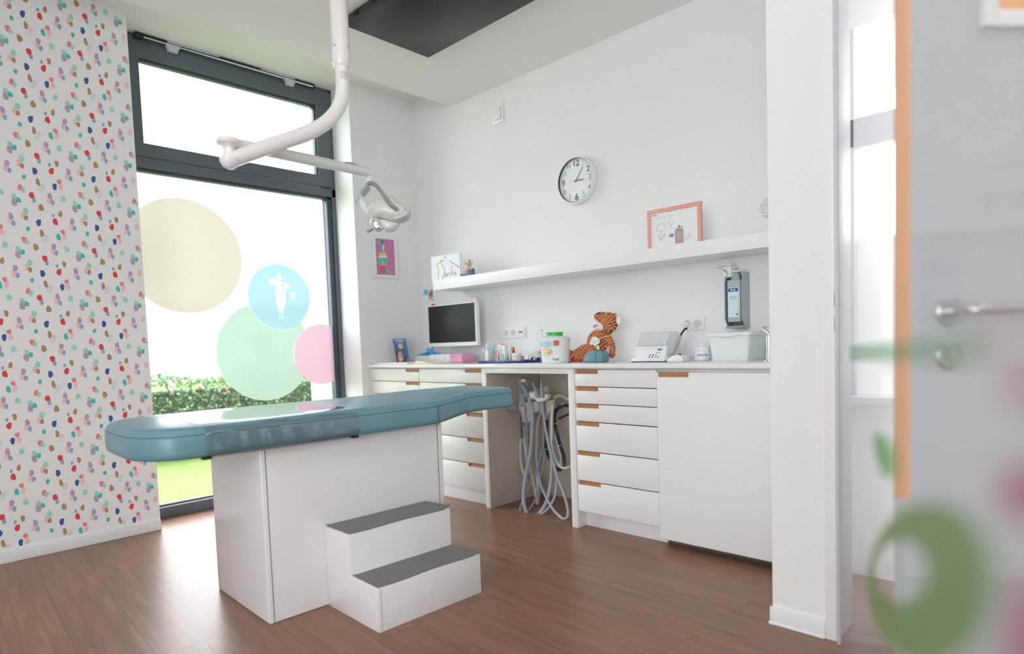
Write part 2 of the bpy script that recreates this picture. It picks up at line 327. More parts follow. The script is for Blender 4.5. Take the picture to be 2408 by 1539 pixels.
# opener rail over the top light
b = MB(); xr = XW+0.028
b.cyl((xr, -1.903, H2-0.018), (xr, -0.748, H2-0.018), 0.007, M_CHROME, 12); b.box((xr-0.014, -1.903, H2-0.014), (xr+0.012, -0.748, H2-0.004), M_BLACK, 0.002)
b.box((xr-0.022, -1.915, H2-0.032), (xr+0.014, -1.865, H2-0.001), M_BLACK, 0.006); b.box((xr-0.02, -0.752, H2-0.030), (xr+0.012, -0.744, H2-0.002), M_BLACK, 0.002)
b.box((xr-0.002, -1.735, H2-0.012), (xr+0.014, -1.42, H2-0.002), M_LGREY, 0.002); b.box((xr-0.002, -1.145, H2-0.012), (xr+0.014, -0.90, H2-0.002), M_LGREY, 0.002)
op = b.build('window_opener', None, loc=(xr, -1.3, H2-0.03)); tag(op, 'slim black and silver opener rail above the top window light', 'window opener')
for yy in (-1.70, -0.93):
    b = MB(); M = Matrix(((0, 0, 1, 0), (1, 0, 0, yy-0.032), (0, 1, 0, 0), (0, 0, 0, 1)))
    b.prism([(0.0, 2.902), (0.058, 2.902), (0.06, 2.922), (0.072, 2.932), (0.072, 2.948), (-0.008, 2.948), (-0.008, 2.93), (0.0, 2.922)], 0.03, M_LGREY, Matrix.Translation((XW+0.008, 0, 0)) @ M, 0.003)
    b.build('bracket', op)
# ------------------------------------------------------------------ round films on the window
def disc(cy, cz, r, m, name, label, grp, xoff=0.0, clipy=None, n=72):
    b = MB(); pts = []
    for k in range(n):
        a = 2*math.pi*k/n; yy = cy+r*math.cos(a)
        if clipy is not None: yy = min(yy, clipy)
        pts.append((yy, cz+r*math.sin(a)))
    b.poly([(XW-0.0289+xoff, p[0], p[1]) for p in pts], m)
    o = b.build(name, None, smooth=False, loc=(XW-0.029, cy, cz)); tag(o, label, 'window sticker', grp); return o
GF = 'round translucent films on the window'

disc(-1.688, 1.655, 0.365, film_mat('film_cream', s2l(238, 230, 212), 0.99, trl=0.12), 'window_film', 'large round cream film on the window beside the dotted wall', GF)
disc(-0.760, 0.990, 0.226, film_mat('film_pink', s2l(248, 206, 224), 0.97, trl=0.135), 'window_film', 'round pink film cut off by the right window frame', GF, 0.0008, clipy=-0.668)
def fill2d(loops, xx, m, name, parent=None, loc=None):
    c = bpy.data.curves.new('t', 'CURVE'); c.dimensions = '2D'; c.fill_mode = 'BOTH'
    for L2 in loops:
        sp = c.splines.new('POLY'); sp.points.add(len(L2)-1); sp.use_cyclic_u = True
        for k, q in enumerate(L2): sp.points[k].co = (q[0], q[1], 0, 1)
    o = bpy.data.objects.new('t', c); me = bpy.data.meshes.new_from_object(o)
    b = MB(); b.add([(xx, v.co.x, v.co.y) for v in me.vertices], [tuple(p.vertices) for p in me.polygons], m)
    bpy.data.objects.remove(o); bpy.data.curves.remove(c); bpy.data.meshes.remove(me)
    return b.build(name, parent, smooth=False, loc=loc)
CB, RB, CPK, RPK, CG, RG = (-1.068, 1.410), 0.232, (-0.760, 0.990), 0.226, (-1.190, 1.022), 0.342
gpts = []
for k in range(240):
    a = 2*math.pi*k/240; dx, dz = math.cos(a), math.sin(a); r = RG
    for (c, rr) in ((CB, RB), (CPK, RPK)):
        ox, oz = CG[0]-c[0], CG[1]-c[1]; B_ = ox*dx+oz*dz; C_ = ox*ox+oz*oz-rr*rr; dd_ = B_*B_-C_
        if dd_ > 0 and -B_-math.sqrt(dd_) > 0: r = min(r, -B_-math.sqrt(dd_))
    gpts.append((CG[0]+r*dx, CG[1]+r*dz))
gf = fill2d([gpts], XW-0.0289, film_mat('film_green', s2l(204, 234, 216), 0.98, trl=0.14), 'window_film', None, (XW-0.0289, -1.19, 1.022)); tag(gf, 'large round pale green film low on the window', 'window sticker', GF)
def wpt(u, v): p = X(580+u/8.1, 600+v/8.1, XW-0.029); return (p.y, p.z)
MOUSE = [(585, 560), (560, 580), (500, 565), (440, 540), (412, 490), (430, 455), (480, 442), (540, 455), (578, 490), (572, 450), (575, 380), (600, 340), (635, 345), (660, 390), (665, 450), (658, 515), (700, 525), (770, 545), (835, 560), (825, 600), (760, 650), (740, 700), (748, 800), (740, 900), (715, 1010), (680, 1090), (650, 1105), (620, 1085), (580, 980), (550, 850), (542, 730), (552, 620)]
FEET = [[(630, 1100), (645, 1108), (630, 1180), (652, 1200), (640, 1220), (600, 1205), (614, 1180)], [(684, 1098), (700, 1085), (692, 1180), (725, 1205), (715, 1222), (665, 1200), (676, 1170)]]
TOOTH = [(800, 700), (840, 680), (875, 700), (915, 690), (950, 720), (935, 790), (905, 830), (900, 890), (885, 895), (870, 830), (840, 830), (815, 790)]
circ = [(-1.068+0.232*math.cos(2*math.pi*k/72), 1.410+0.232*math.sin(2*math.pi*k/72)) for k in range(72)]
loops = [[wpt(*p) for p in L2] for L2 in [MOUSE]+FEET+[TOOTH]]
fm = fill2d([circ]+loops, XW-0.0273, film_mat('film_blue', s2l(186, 228, 238), 0.98, trl=0.145), 'window_film', None, (XW-0.0273, -1.068, 1.41)); tag(fm, 'round light blue film with a white mouse drawing', 'window sticker', GF)
o = fill2d(loops[:3], XW-0.0273, film_mat('film_white', s2l(240, 242, 240), 0.98, trl=0.165), 'mouse_drawing', fm)
fill2d(loops[3:], XW-0.0273, film_mat('film_pale', s2l(216, 238, 242), 0.98, trl=0.155), 'tooth_drawing', fm)
dk = mat('ink_taupe', s2l(190, 186, 170), 0.6)
for q in ([(665, 570), (685, 568), (688, 592), (668, 595)], [(680, 625), (700, 650), (735, 672), (738, 664), (708, 642), (690, 622)], [(742, 765), (800, 765), (800, 772), (742, 772)], [(742, 820), (810, 806), (810, 813), (742, 828)]): b = MB(); b.poly([(XW-0.0268, *wpt(*p)) for p in q], dk); b.build('drawing_line', fm, smooth=False)
# ------------------------------------------------------------------ outside
M_GRASS = mat('grass', s2l(104, 126, 62), 0.9, noise=0.35, scale=9, bump=0.4)
b = MB(); b.box((-60, -40, -0.16), (-0.36, 60, -0.1), M_GRASS); struct('lawn', b, smooth=False)
b = MB(); b.box((-0.62, -0.672, -0.1), (-0.305, -0.66, 3.2), mat('outer_panel', s2l(222, 228, 236), 0.5)); b.box((-0.46, -0.676, -0.1), (-0.452, -0.671, 3.2), M_LGREY)
for zz in (0.75, 1.32, 1.9, 2.45):
    for xx in (-0.40, -0.335): b.cyl((xx, -0.676, zz), (xx, -0.671, zz), 0.005, M_LGREY, 8)
struct('trim_3', b)
b = MB(); b.box((-0.62, -0.66, -0.1), (-0.36, 0.3, 3.2), M_WALL); struct('wall_outer', b, smooth=False)
# hedge: leafy mass over twigs, one plant row
def leafmat(name, c): return mat(name, c, 0.45, spec=0.6)
LM = [leafmat('leaf_mid', s2l(92, 128, 70)), leafmat('leaf_dark', s2l(58, 92, 66)), leafmat('leaf_pale', s2l(150, 182, 120)), leafmat('leaf_red', s2l(196, 120, 92))]
hedge = thing('hedge', 'dense leafy green garden hedge outside behind the window', 'hedge', (-3.6, -0.3, -0.1))
b = MB(); rd = random.Random(3)
def hz(y): return 0.80+0.05*math.sin(3.1*y)+0.04*math.sin(7.3*y+1)
for k in range(15000):
    y = rd.uniform(-2.1, 2.9); d = rd.random(); top = hz(y)
    if rd.random() < 0.45: z = top-abs(rd.gauss(0, 0.05)); x = -3.6+rd.uniform(-0.5, 0.55)
    else: z = rd.uniform(0.0, 1)*top*1.02; x = -3.05+rd.gauss(0, 0.06)+0.06*math.sin(9*y+5*z)
    l = rd.uniform(0.035, 0.062); w = l*0.34
    q = Matrix.Translation((x, y, z)) @ Matrix.Rotation(rd.uniform(0, 6.3), 4, 'Z') @ Matrix.Rotation(rd.uniform(-0.9, 0.9), 4, 'X') @ Matrix.Rotation(rd.uniform(-0.8, 1.0), 4, 'Y')
    m = LM[0 if d < .45 else 1 if d < .78 else 2 if d < .96 else 3]
    b.add([(0, 0, 0), (l*.5, w*.5, .004), (l, 0, 0), (l*.5, -w*.5, .004)], [(0, 1, 2), (0, 2, 3)], m, q)
b.build('foliage', hedge, smooth=False)
b = MB(); tw = mat('twig', s2l(96, 84, 66), 0.8)
for k in range(60):
    y = rd.uniform(-2, 2.8); x = -3.5+rd.uniform(-.3, .3); b.tube([(x, y, -0.1), (x+rd.uniform(-.1, .1), y+rd.uniform(-.1, .1), .4), (x+rd.uniform(-.2, .2), y+rd.uniform(-.2, .2), hz(y)-.06)], .008, tw, 5, 2)
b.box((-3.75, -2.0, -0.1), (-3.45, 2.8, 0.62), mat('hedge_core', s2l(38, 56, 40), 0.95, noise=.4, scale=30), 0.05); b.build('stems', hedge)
house = thing('house', 'pale neighbouring house faintly visible beyond the hedge', 'house', (-24, 6, -0.1))
hw = mat('house_wall', (0.78, 0.78, 0.78), 0.8)
b = MB(); b.box((-30, -2, -0.1), (-24, 22, 3.0), hw); b.build('wall', house)
b = MB(); b.prism([(-2.4, 3.0), (22.4, 3.0), (22.4, 3.2), (-2.4, 3.2)], 6.6, mat('house_roof', (0.62, 0.64, 0.66), 0.8), Matrix(((0, 0, -1, -23.7), (1, 0, 0, 0), (0, 1, 0, 0), (0, 0, 0, 1)))); b.build('roof', house)
for yy in (0.4, 2.6, 9.0):
    b = MB(); b.box((-24.03, yy, 0.9), (-23.98, yy+.9, 1.9), mat('house_window', (0.30, 0.36, 0.42), 0.2)); b.build('window', house)
per = thing('pergola', 'slender pale garden pergola frame far beyond the hedge', 'pergola', (-14, 3.1, -0.1))
pm = mat('pergola_wood', s2l(236, 222, 214), 0.7)
pa = X(397, 812, -14); pb = X(470, 812, -14)
for yy in (pa.y, pb.y):
    b = MB(); b.box((-14.06, yy-.05, -0.1), (-13.94, yy+.05, pa.z), pm); b.build('post', per)
b = MB(); b.box((-14.06, pa.y-.4, pa.z), (-13.94, pb.y+.4, pa.z+.1), pm); b.build('beam', per)

# ------------------------------------------------------------------ base units
YF = -0.518           # front plane
LEV = [(0.868, 0.780), (0.7765, 0.688), (0.6845, 0.593), (0.5885, 0.432), (0.4275, 0.270), (0.2655, 0.100)]
def drawer_unit(x0, x1, side, label, ztoe, ytoe, grp='white drawer units under the worktop'):
    t = thing('drawer_cabinet', label, 'cabinet', ((x0+x1)/2, -0.26, 0), grp)
    b = MB(); b.box((x0, -0.492, 0.09), (x1, -0.012, 0.876), M_WHITE, 0.001); b.box((x0, ytoe, 0), (x1, -0.03, 0.0905), M_WHITE, 0.001)
    b.box((x0+.004, -0.4955, 0.1), (x1-.004, -0.4915, 0.855), M_SEAM_SHADE)  # dark sheet behind the fronts, paints the shade in the drawer gaps
    b.build('body', t)
    for (zt, zb) in LEV:
        gw = 0.152; gh = 0.021; g = 0.0025; zt -= 0.0008
        a, c = x0+g, x1-g
        if side == 'R': pts = [(a, zb), (c, zb), (c, zt-gh), (c-gw, zt-gh), (c-gw, zt), (a, zt)]
        else: pts = [(a, zb), (c, zb), (c, zt), (a+gw, zt), (a+gw, zt-gh), (a, zt-gh)]
        b = MB(); b.prism(pts, 0.019, M_WHITE, Matrix(((1, 0, 0, 0), (0, 0, -1, YF+0.019), (0, 1, 0, 0), (0, 0, 0, 1))), 0.0008)
        dr = b.build('drawer', t)
        b = MB(); xa, xb = ((c-gw, c) if side == 'R' else (a+0.006, a+gw))
        b.box((xa, YF+0.011, zt-gh), (xb, YF+0.026, zt+0.001), M_WOOD); b.build('grip', dr)
        if zt < 0.86:
            b = MB(); b.box((a, YF+0.004, zt+0.0002), (c, YF+0.0265, zt+0.0033), M_SEAM_SHADE); b.build('gap_shadow_strip', dr) if False else b.bm.free()
    return t
drawer_unit(0.020, 0.5875, 'R', 'white drawer cabinet nearest the window corner, oak grips at the right', 0.09, -0.47)
drawer_unit(0.5895, 1.2135, 'R', 'white drawer cabinet left of the open hose niche', 0.09, -0.47)
drawer_unit(1.943, 2.447, 'L', 'white drawer cabinet right of the hose niche, oak grips at the left', 0.09, -0.445)
b = MB(); b.box((0.001, -0.516, 0), (0.0185, -0.012, 0.876), M_WHITE, 0.001); o = b.build('end_panel', None, loc=(0.01, -0.26, 0)); tag(o, 'narrow white end panel closing the base units at the window wall', 'panel')
ni = thing('open_niche_unit', 'open white niche unit between the drawer cabinets holding the hoses', 'cabinet', (1.56, -0.26, 0))
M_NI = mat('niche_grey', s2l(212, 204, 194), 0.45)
for xa, xb, xc, xd in ((1.2157, 1.2555, 1.2545, 1.2563), (1.8995, 1.9405, 1.8987, 1.9005)):
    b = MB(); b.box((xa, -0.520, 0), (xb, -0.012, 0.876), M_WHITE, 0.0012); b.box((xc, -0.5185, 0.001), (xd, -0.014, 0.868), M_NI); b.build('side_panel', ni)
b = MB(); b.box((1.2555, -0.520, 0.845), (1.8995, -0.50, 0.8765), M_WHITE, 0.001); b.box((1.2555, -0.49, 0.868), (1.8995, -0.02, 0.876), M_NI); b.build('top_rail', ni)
b = MB(); b.box((1.2555, -0.03, 0), (1.8995, -0.012, 0.868), M_NI); b.box((1.2575, -0.0315, 0), (1.259, -0.0295, 0.868), M_SEAM_SHADE); b.build('back_panel', ni)
dc = thing('sink_cabinet', 'wide plain white cabinet with one large door under the sink', 'cabinet', (2.72, -0.26, 0), None)
b = MB(); b.box((2.4475, -0.490, 0.03), (3.186, -0.012, 0.876), M_WHITE, 0.001); b.box((2.4475, -0.44, 0.0), (3.186, -0.40, 0.03), M_SEAM_SHADE); b.build('body', dc)
b = MB(); b.box((2.4495, -0.523, 0.0446), (3.18, -0.504, 0.8575), M_WHITE, 0.001); dd = b.build('door', dc)
b = MB(); b.box((2.459, -0.5255, 0.8365), (2.617, -0.503, 0.8585), M_WOOD, 0.0008); b.build('grip', dd)
# worktop with upstand
b = MB(); b.box((0.0005, -0.5395, 0.8775), (3.186, -0.0005, 0.9), M_TOP, 0.0025); b.box((0.013, -0.013, 0.8995), (3.186, -0.0005, 0.937), M_TOP, 0.001); b.box((0.0005, -0.537, 0.8995), (0.013, -0.0005, 0.937), M_TOP, 0.001)
o = b.build('worktop', None, loc=(1.5, -0.27, 0.8775)); tag(o, 'long glossy white worktop with low upstand along the wall', 'worktop')
# wall shelf with front lip
b = MB(); b.box((0.478, -0.27, 1.423), (3.186, -0.0005, 1.452), M_TRIM, 0.001); b.box((0.4775, -0.2705, 1.4225), (3.186, -0.252, 1.494), M_TRIM, 0.001)
o = b.build('wall_shelf', None, loc=(1.7, -0.13, 1.423)); tag(o, 'long white picture ledge across the back wall', 'shelf')

# ------------------------------------------------------------------ treatment table and steps
TR = Matrix.Translation((1.7778, -2.1866, 0)) @ Matrix.Rotation(math.radians(-1.9963), 4, 'Z')
def tl(v): return TR @ Vector(v)
tb = thing('treatment_table', 'white treatment table with a teal padded top in the middle of the room', 'treatment table', (1.5, -1.75, 0))
LP = 0.846; WP = 0.5285; ZP = 0.668
b = MB(); b.box((-WP, 0, 0), (0, LP, ZP), M_GLOSSW, 0.006, TR, 3); 
b.build('base', tb)
for y_ in (0.018, LP-.03): b = MB(); b.box((-0.0005, y_, 0.004), (0.0016, y_+.0015, ZP-.004), M_SEAM_SHADE, 0, TR); b.build('panel_joint', tb)
# mattress: plan outline lofted through its thickness
def outline():
    # local: x across (0 = near side), y along; near side first, running to the head end
    near = [(0.055, -0.25), (0.060, 0.0), (0.060, 0.70), (0.050, 0.80), (0.012, 0.93), (-0.022, 1.06), (-0.035, 1.18), (-0.035, 1.30)]
    head = [(-0.040, 1.345), (-0.075, 1.378), (-0.14, 1.392), (-0.34, 1.392), (-0.43, 1.378), (-0.465, 1.345)]
    far = [(-0.475, 1.30), (-0.475, 1.18), (-0.49, 1.06), (-0.53, 0.93), (-0.565, 0.80), (-0.575, 0.70), (-0.575, 0.0), (-0.570, -0.25)]
    foot = [(-0.54, -0.33), (-0.47, -0.385), (-0.38, -0.405), (-0.14, -0.405), (-0.05, -0.385), (0.02, -0.33)]
    P = [Vector((p[0], p[1], 0)) for p in near+head+far+foot]; out = []; n = len(P)
    for i in range(n):
        p0, p1, p2, p3 = P[i-1], P[i], P[(i+1) % n], P[(i+2) % n]; K = 4
        for k in range(K):
            t = k/K; q = 0.5*((2*p1)+(-p0+p2)*t+(2*p0-5*p1+4*p2-p3)*t*t+(-p0+3*p1-3*p2+p3)*t**3); out.append(q)
    return out
OUT = outline()
CXY = Vector((-0.257, 0.5, 0))
def zlift(y): 
    t = min(1, max(0, (y-0.74)/0.34)); return 0.030*t*t*(3-2*t)
def zthin(y):
    t = min(1, max(0, (y-0.74)/0.34)); return 0.004*t
def inset(d):
    n = len(OUT); r = []
    for i, p in enumerate(OUT):
        t = (OUT[(i+1) % n]-OUT[i-1]).normalized(); nn = Vector((-t.y, t.x, 0)); r.append(p+nn*d)
    return r
def mt_height(y, h): 
    zb = 0.669+zlift(y)*0.75; zt = 0.779+zlift(y)*0.45
    return zb+(zt-zb)*h
M_PAD = mat('teal_vinyl', s2l(106, 150, 162), 0.32, noise=0.03, scale=14, bump=0.12)
def mt_loft(prof, m, ysel=None, off=0.0):
    vs = []; fs = []; n = len(OUT)
    for d, h in prof:
        for p in inset(d-off): vs.append(tl((p.x, p.y, mt_height(p.y, h))))
    for i in range(len(prof)-1):
        for k in range(n): k2 = (k+1) % n; fs.append((i*n+k, i*n+k2, (i+1)*n+k2, (i+1)*n+k))
    return vs, fs, n
prof = [(0.03, 0.0), (0.012, 0.02), (0.002, 0.10), (0.0, 0.25), (0.0, 0.60), (0.002, 0.735), (0.003, 0.745), (0.0045, 0.752), (0.003, 0.76), (0.006, 0.84), (0.013, 0.93), (0.022, 0.985), (0.034, 1.01)]
vs, fs, n = mt_loft(prof, M_PAD)
b = MB(); b.add(vs, fs+[tuple(range(n))], M_PAD)
# top cap: strips across the width
i0 = (len(prof)-1)*n; b.bm.verts.ensure_lookup_table()
top = [b.bm.verts[i0+k] for k in range(n)]
f = b.bm.faces.new(top); f.material_index = 0
b.build('mattress', tb, angle=60)
b = MB(); P_ = [tl((p.x, p.y, mt_height(p.y, 0.75))) for p in inset(-0.0002)]; b.tube(P_+[P_[0]], 0.0005, mat('seam_teal', s2l(52, 82, 92), 0.6), 6, 1); b.build('seam', tb)
# clear plastic cover wrapped over the foot half
cv = glass_mat('clear_vinyl', (0.86, 0.85, 0.84), 3.2, 1.55)
nt = cv.node_tree; g = [x for x in nt.nodes if x.type == 'BSDF_GLOSSY'][0]; g.inputs['Roughness'].default_value = 0.06
nz = nt.nodes.new('ShaderNodeTexNoise'); nz.inputs['Scale'].default_value = 9; tcn = nt.nodes.new('ShaderNodeTexCoord'); nt.links.new(tcn.outputs['Object'], nz.inputs['Vector'])
bp = nt.nodes.new('ShaderNodeBump'); bp.inputs['Strength'].default_value = 0.25; bp.inputs['Distance'].default_value = 0.004; nt.links.new(nz.outputs['Fac'], bp.inputs['Height']); nt.links.new(bp.outputs['Normal'], g.inputs['Normal'])
b = MB(); ys = [-0.205+0.585*k/40 for k in range(41)]
sec = [(0.045, -0.02), (0.060, -0.03)]
def xs(y): return 0.060
cs = [(-0.03, -0.025), (0.052, -0.022), (0.0625, 0.10), (0.0632, 0.25), (0.0632, 0.60), (0.061, 0.76), (0.056, 0.86), (0.044, 0.945), (0.028, 1.0), (0.0, 1.035), (-0.10, 1.035), (-0.40, 1.035), (-0.535, 1.03), (-0.56, 0.95), (-0.577, 0.80), (-0.578, 0.2), (-0.56, -0.02)]
vs = []; fs = []; nn = len(cs)
for i, y in enumerate(ys):
    for j, (x, h) in enumerate(cs):
        wob = 0.0012*math.sin(31*y+j)+0.0026*(1.1+math.sin(62*y+0.9*j+2*math.sin(9*y)))*(1 if 2 <= j <= 4 else 0)
        vs.append(tl((x+wob*(1 if j < 9 else 0), y, mt_height(y, h))))
for i in range(len(ys)-1):
    for j in range(nn-1): fs.append((i*nn+j, i*nn+j+1, (i+1)*nn+j+1, (i+1)*nn+j))
b.add(vs, fs, cv); cvo = b.build('clear_cover', tb, angle=70); cvo['label'] = 'transparent plastic cover wrapped over the foot half'
for yy in (-0.195, 0.37): b = MB(); b.box((0.03, yy-.02, 0.664), (0.06, yy+.01, 0.672), M_BLACK, 0.002, TR); b.build('clip', tb)
# steps
S0 = TR @ Matrix.Translation((0, 0.2395, 0))
SD, SW, SA, SB = 0.3737, 0.489, 0.163, 0.322
st = thing('step_stool', 'white two-step stool with worn grey treads beside the treatment table', 'steps', tuple(S0 @ Vector((SD/2, SW/2, 0))))
HS_ = SD*0.5
pts = [(0.0015, 0), (SD, 0), (SD, SA), (HS_, SA), (HS_, SB), (0.0015, SB)]
b = MB(); b.prism(pts, SW, M_GLOSSW, S0 @ Matrix(((1, 0, 0, 0), (0, 0, -1, SW), (0, 1, 0, 0), (0, 0, 0, 1))), 0.0025); b.build('body', st)
M_TREAD = mat('tread_grey', s2l(118, 115, 112), 0.45, noise=0.05, scale=30, bump=0.1)
def tread(x0, x1, z):
    b = MB(); nx, ny = 8, 26; vs = []; fs = []
    for s_ in (0, 1):
        for i in range(nx+1):
            for j in range(ny+1):
                u = i/nx; v = j/ny
                x = x0+(x1-x0)*u+0.004*math.sin(9*v)*(u if u > .5 else 0); y = 0.006+(SW-0.004)*v
                lift = 0.010*max(0, v-0.93)/0.07*u+0.006*max(0, 0.04-v)/0.04*(1-u)*.6+0.003*max(0, u-.9)/.1*max(0, v-.8)/.2
                vs.append(S0 @ Vector((x, y, z+0.0008+lift+0.0022*s_)))
    m_ = (nx+1)*(ny+1)
    for i in range(nx):
        for j in range(ny): a = i*(ny+1)+j; fs += [(a, a+1, a+ny+2, a+ny+1), (m_+a, m_+a+ny+1, m_+a+ny+2, m_+a+1)]
    for j in range(ny): fs += [(j, j+1, m_+j+1, m_+j), (nx*(ny+1)+j+1, nx*(ny+1)+j, m_+nx*(ny+1)+j, m_+nx*(ny+1)+j+1)]
    for i in range(nx): fs += [(i*(ny+1), (i+1)*(ny+1), m_+(i+1)*(ny+1), m_+i*(ny+1)), ((i+1)*(ny+1)+ny, i*(ny+1)+ny, m_+i*(ny+1)+ny, m_+(i+1)*(ny+1)+ny)]
    b.add(vs, fs, M_TREAD); o = b.build('tread_mat', st); o['label'] = 'grey tread with curled corners'
tread(0.003, HS_-0.004, SB); tread(HS_+0.006, SD-0.004, SA)
b = MB(); b.box((SD-0.0005, 0.014, 0.004), (SD+0.0006, 0.0148, SA-.004), M_SEAM_SHADE, 0, S0); b.build('joint_line', st)

# ------------------------------------------------------------------ ceiling screen
cs_ = thing('ceiling_screen', 'dark flat screen mounted flat under the ceiling', 'screen', (1.53, -0.99, 2.77))
b = MB(); b.box((1.04, -1.262, 2.752), (2.03, -0.692, 2.796), M_BLACK, 0.003); b.build('housing', cs_)
b = MB(); b.box((1.046, -1.255, 2.7495), (2.024, -0.699, 2.7525), M_SCREEN, 0.001); b.build('display', cs_)
for xx in (1.12, 1.3, 1.62): b = MB(); b.box((xx, -1.268, 2.772), (xx+.05, -1.258, 2.79), M_BLACK, 0.002); b.build('connector', cs_)
# ------------------------------------------------------------------ dental lamp on its ceiling pole
lamp = thing('dental_lamp', 'white dental operating light hanging from a ceiling pole with two jointed arms', 'dental lamp', tuple(D(803, 150, 2.6)*1.0 + Vector((0, 0, 2.79-D(803, 150, 2.6).z))))
LB = D(803, 150, 2.6)
b = MB(); b.cyl((LB.x, LB.y, LB.z+0.035), (LB.x, LB.y, H1), 0.0365, M_LAMPW, 40); b.build('pole', lamp)
b = MB(); b.lathe([(0.0375, 0.055), (0.0385, 0.045), (0.0385, 0.02), (0.035, -0.002), (0.031, -0.012), (0.0295, -0.014)], M_LAMPW, 40, Matrix.Translation((LB.x, LB.y, LB.z-0.002)))
for a in (200, 290, 20): b.cyl((LB.x+.036*math.cos(math.radians(a)), LB.y+.036*math.sin(math.radians(a)), LB.z+.06), (LB.x+.0385*math.cos(math.radians(a)), LB.y+.0385*math.sin(math.radians(a)), LB.z+.06), .004, M_GREY, 10)
b.build('collar', lamp)
J = D(540, 376, 2.24)
zb = D(800, 232, 2.6).z
d = (J-Vector((LB.x, LB.y, 0))); hz_ = Vector((d.x, d.y, 0)); L_ = hz_.length; hu = hz_.normalized()
def AP(s, z): return Vector((LB.x, LB.y, 0))+hu*s+Vector((0, 0, z))
zk = D(735, 300, 2.55).z; 
slope_start = 0.13; z1_ = J.z+(L_-slope_start)*((zk-J.z)/(L_-slope_start))
pts = [AP(0, LB.z), AP(0, LB.z-0.05)]
zs_ = D(802, 200, 2.6).z; e_ = AP(0.165, 0); 
# quadratic bend between the drop and the sloping run
se = 0.20; ze = None
A0 = Vector((0, zs_)); slope = 0.0
E1 = D(700, 322, 2.6-(2.6-2.24)*0.40); s_e = (Vector((E1.x, E1.y, 0))-Vector((LB.x, LB.y, 0))).dot(hu); C0 = Vector((s_e, E1.z))
sl_ = (C0.y-J.z)/(L_-s_e); B0 = Vector((0, C0.y+sl_*s_e))
for t in (0.0, .15, .3, .45, .6, .75, .9, 1.0):
    q = A0*(1-t)**2+B0*2*t*(1-t)+C0*t*t; pts.append(AP(q.x, q.y))
k0 = pts[-1]; 
for t in (0.25, 0.5, 0.75, 1.0): pts.append(k0.lerp(J, t))
b = MB(); b.tube(pts, 0.0285, M_LAMPW, 28, 6)
b.ell(J, (0.0285, 0.0285, 0.0285), M_LAMPW); b.build('upper_arm', lamp)
b = MB(); b.lathe([(0.0, -0.034), (0.012, -0.031), (0.024, -0.022), (0.033, -0.006), (0.0345, 0.002), (0.026, 0.008), (0.0205, 0.016), (0.020, 0.044), (0.0, 0.044)], M_LAMPW, 32, Matrix.Translation(J)); b.build('elbow_lower', lamp)
JT = J+Vector((0, 0, 0.042))
E2 = D(862, 405, 2.95)
b = MB(); b.lathe([(0.0215, 0.0), (0.026, 0.006), (0.040, 0.014), (0.0425, 0.021), (0.036, 0.031), (0.015, 0.036), (0.0, 0.037)], M_LAMPW, 32, Matrix.Translation(JT)); b.build('elbow_cap', lamp)
S2 = JT+Vector((0, 0, 0.018)); dv = (E2-S2).normalized()
b = MB(); b.tube([S2, S2.lerp(E2, .12), S2.lerp(E2, .5), S2.lerp(E2, .93), E2, E2+dv*.02+Vector((0, 0, -.006)), E2+dv*.038+Vector((0, 0, -.022))], [0.017, 0.0215, 0.0225, 0.021, 0.0215, 0.0225, 0.016], M_LAMPW, 24, 5)
b.build('spring_arm', lamp)
b = MB(); q = S2.lerp(E2, .80); b.tube([q+Vector((0, 0, .0205)), q+dv*.05+Vector((0, 0, .0215)), q+dv*.09+Vector((0, 0, .0195))], [0.006, .009, .005], M_GREY, 10, 4, 0.4); b.build('arm_inlay', lamp)
V = E2+dv*0.018
b = MB(); b.cyl(V+Vector((0, 0, -0.012)), V+Vector((0, 0, -0.055)), 0.018, M_LAMPW, 24); b.build('swivel', lamp)
# head, modelled in its own frame (r right, u up, f towards the room)
HD = 2.97
def hp(a, c, f=0.0): return D(820+a/9.05, 400+c/9.05, HD-f)
def puff(name, pts, th, m, parent, f0=0.0, rings=5, both=True):
    b = MB(); P = [hp(*p) for p in pts]; n0 = len(P); Q = []
    for i in range(n0):
        p0, p1, p2, p3 = P[i-1], P[i], P[(i+1) % n0], P[(i+2) % n0]
        for k in range(3):
            t = k/3; Q.append(0.5*((2*p1)+(-p0+p2)*t+(2*p0-5*p1+4*p2-p3)*t*t+(-p0+3*p1-3*p2+p3)*t**3))
    c = sum(Q, Vector())/len(Q); n = len(Q); vs = []; fs = []
    seq = [(math.cos(a), math.sin(a)) for a in [math.radians(x) for x in range(-80, 81, 16)]]
    for (s_, o_) in seq:
        for q in Q: vs.append(c+(q-c)*(s_**0.75)-CF*(f0+o_*th))
    for i in range(len(seq)-1):
        for k in range(n): k2 = (k+1) % n; fs.append((i*n+k, i*n+k2, (i+1)*n+k2, (i+1)*n+k))
    fs.append(tuple(range(n))); fs.append(tuple((len(seq)-1)*n+k for k in range(n)))
    b.add(vs, fs, m); return b.build(name, parent, angle=50)
M_HEAD = mat('lamp_head_cream', s2l(222, 222, 214), 0.3)
puff('lamp_head', [(395, 880), (430, 800), (520, 710), (640, 640), (760, 595), (850, 568), (940, 566), (1000, 610), (1060, 690), (1180, 750), (1290, 830), (1335, 930), (1300, 1030), (1230, 1090), (1130, 1125), (1000, 1125), (850, 1090), (700, 1045), (540, 1040), (450, 980)], 0.055, M_HEAD, lamp)
puff('light_window', [(640, 1060), (760, 1055), (900, 1100), (1080, 1130), (1060, 1200), (1000, 1270), (900, 1312), (800, 1310), (700, 1250), (640, 1160)], 0.035, mat('lamp_bowl', s2l(226, 228, 228), 0.12), lamp, -0.005)
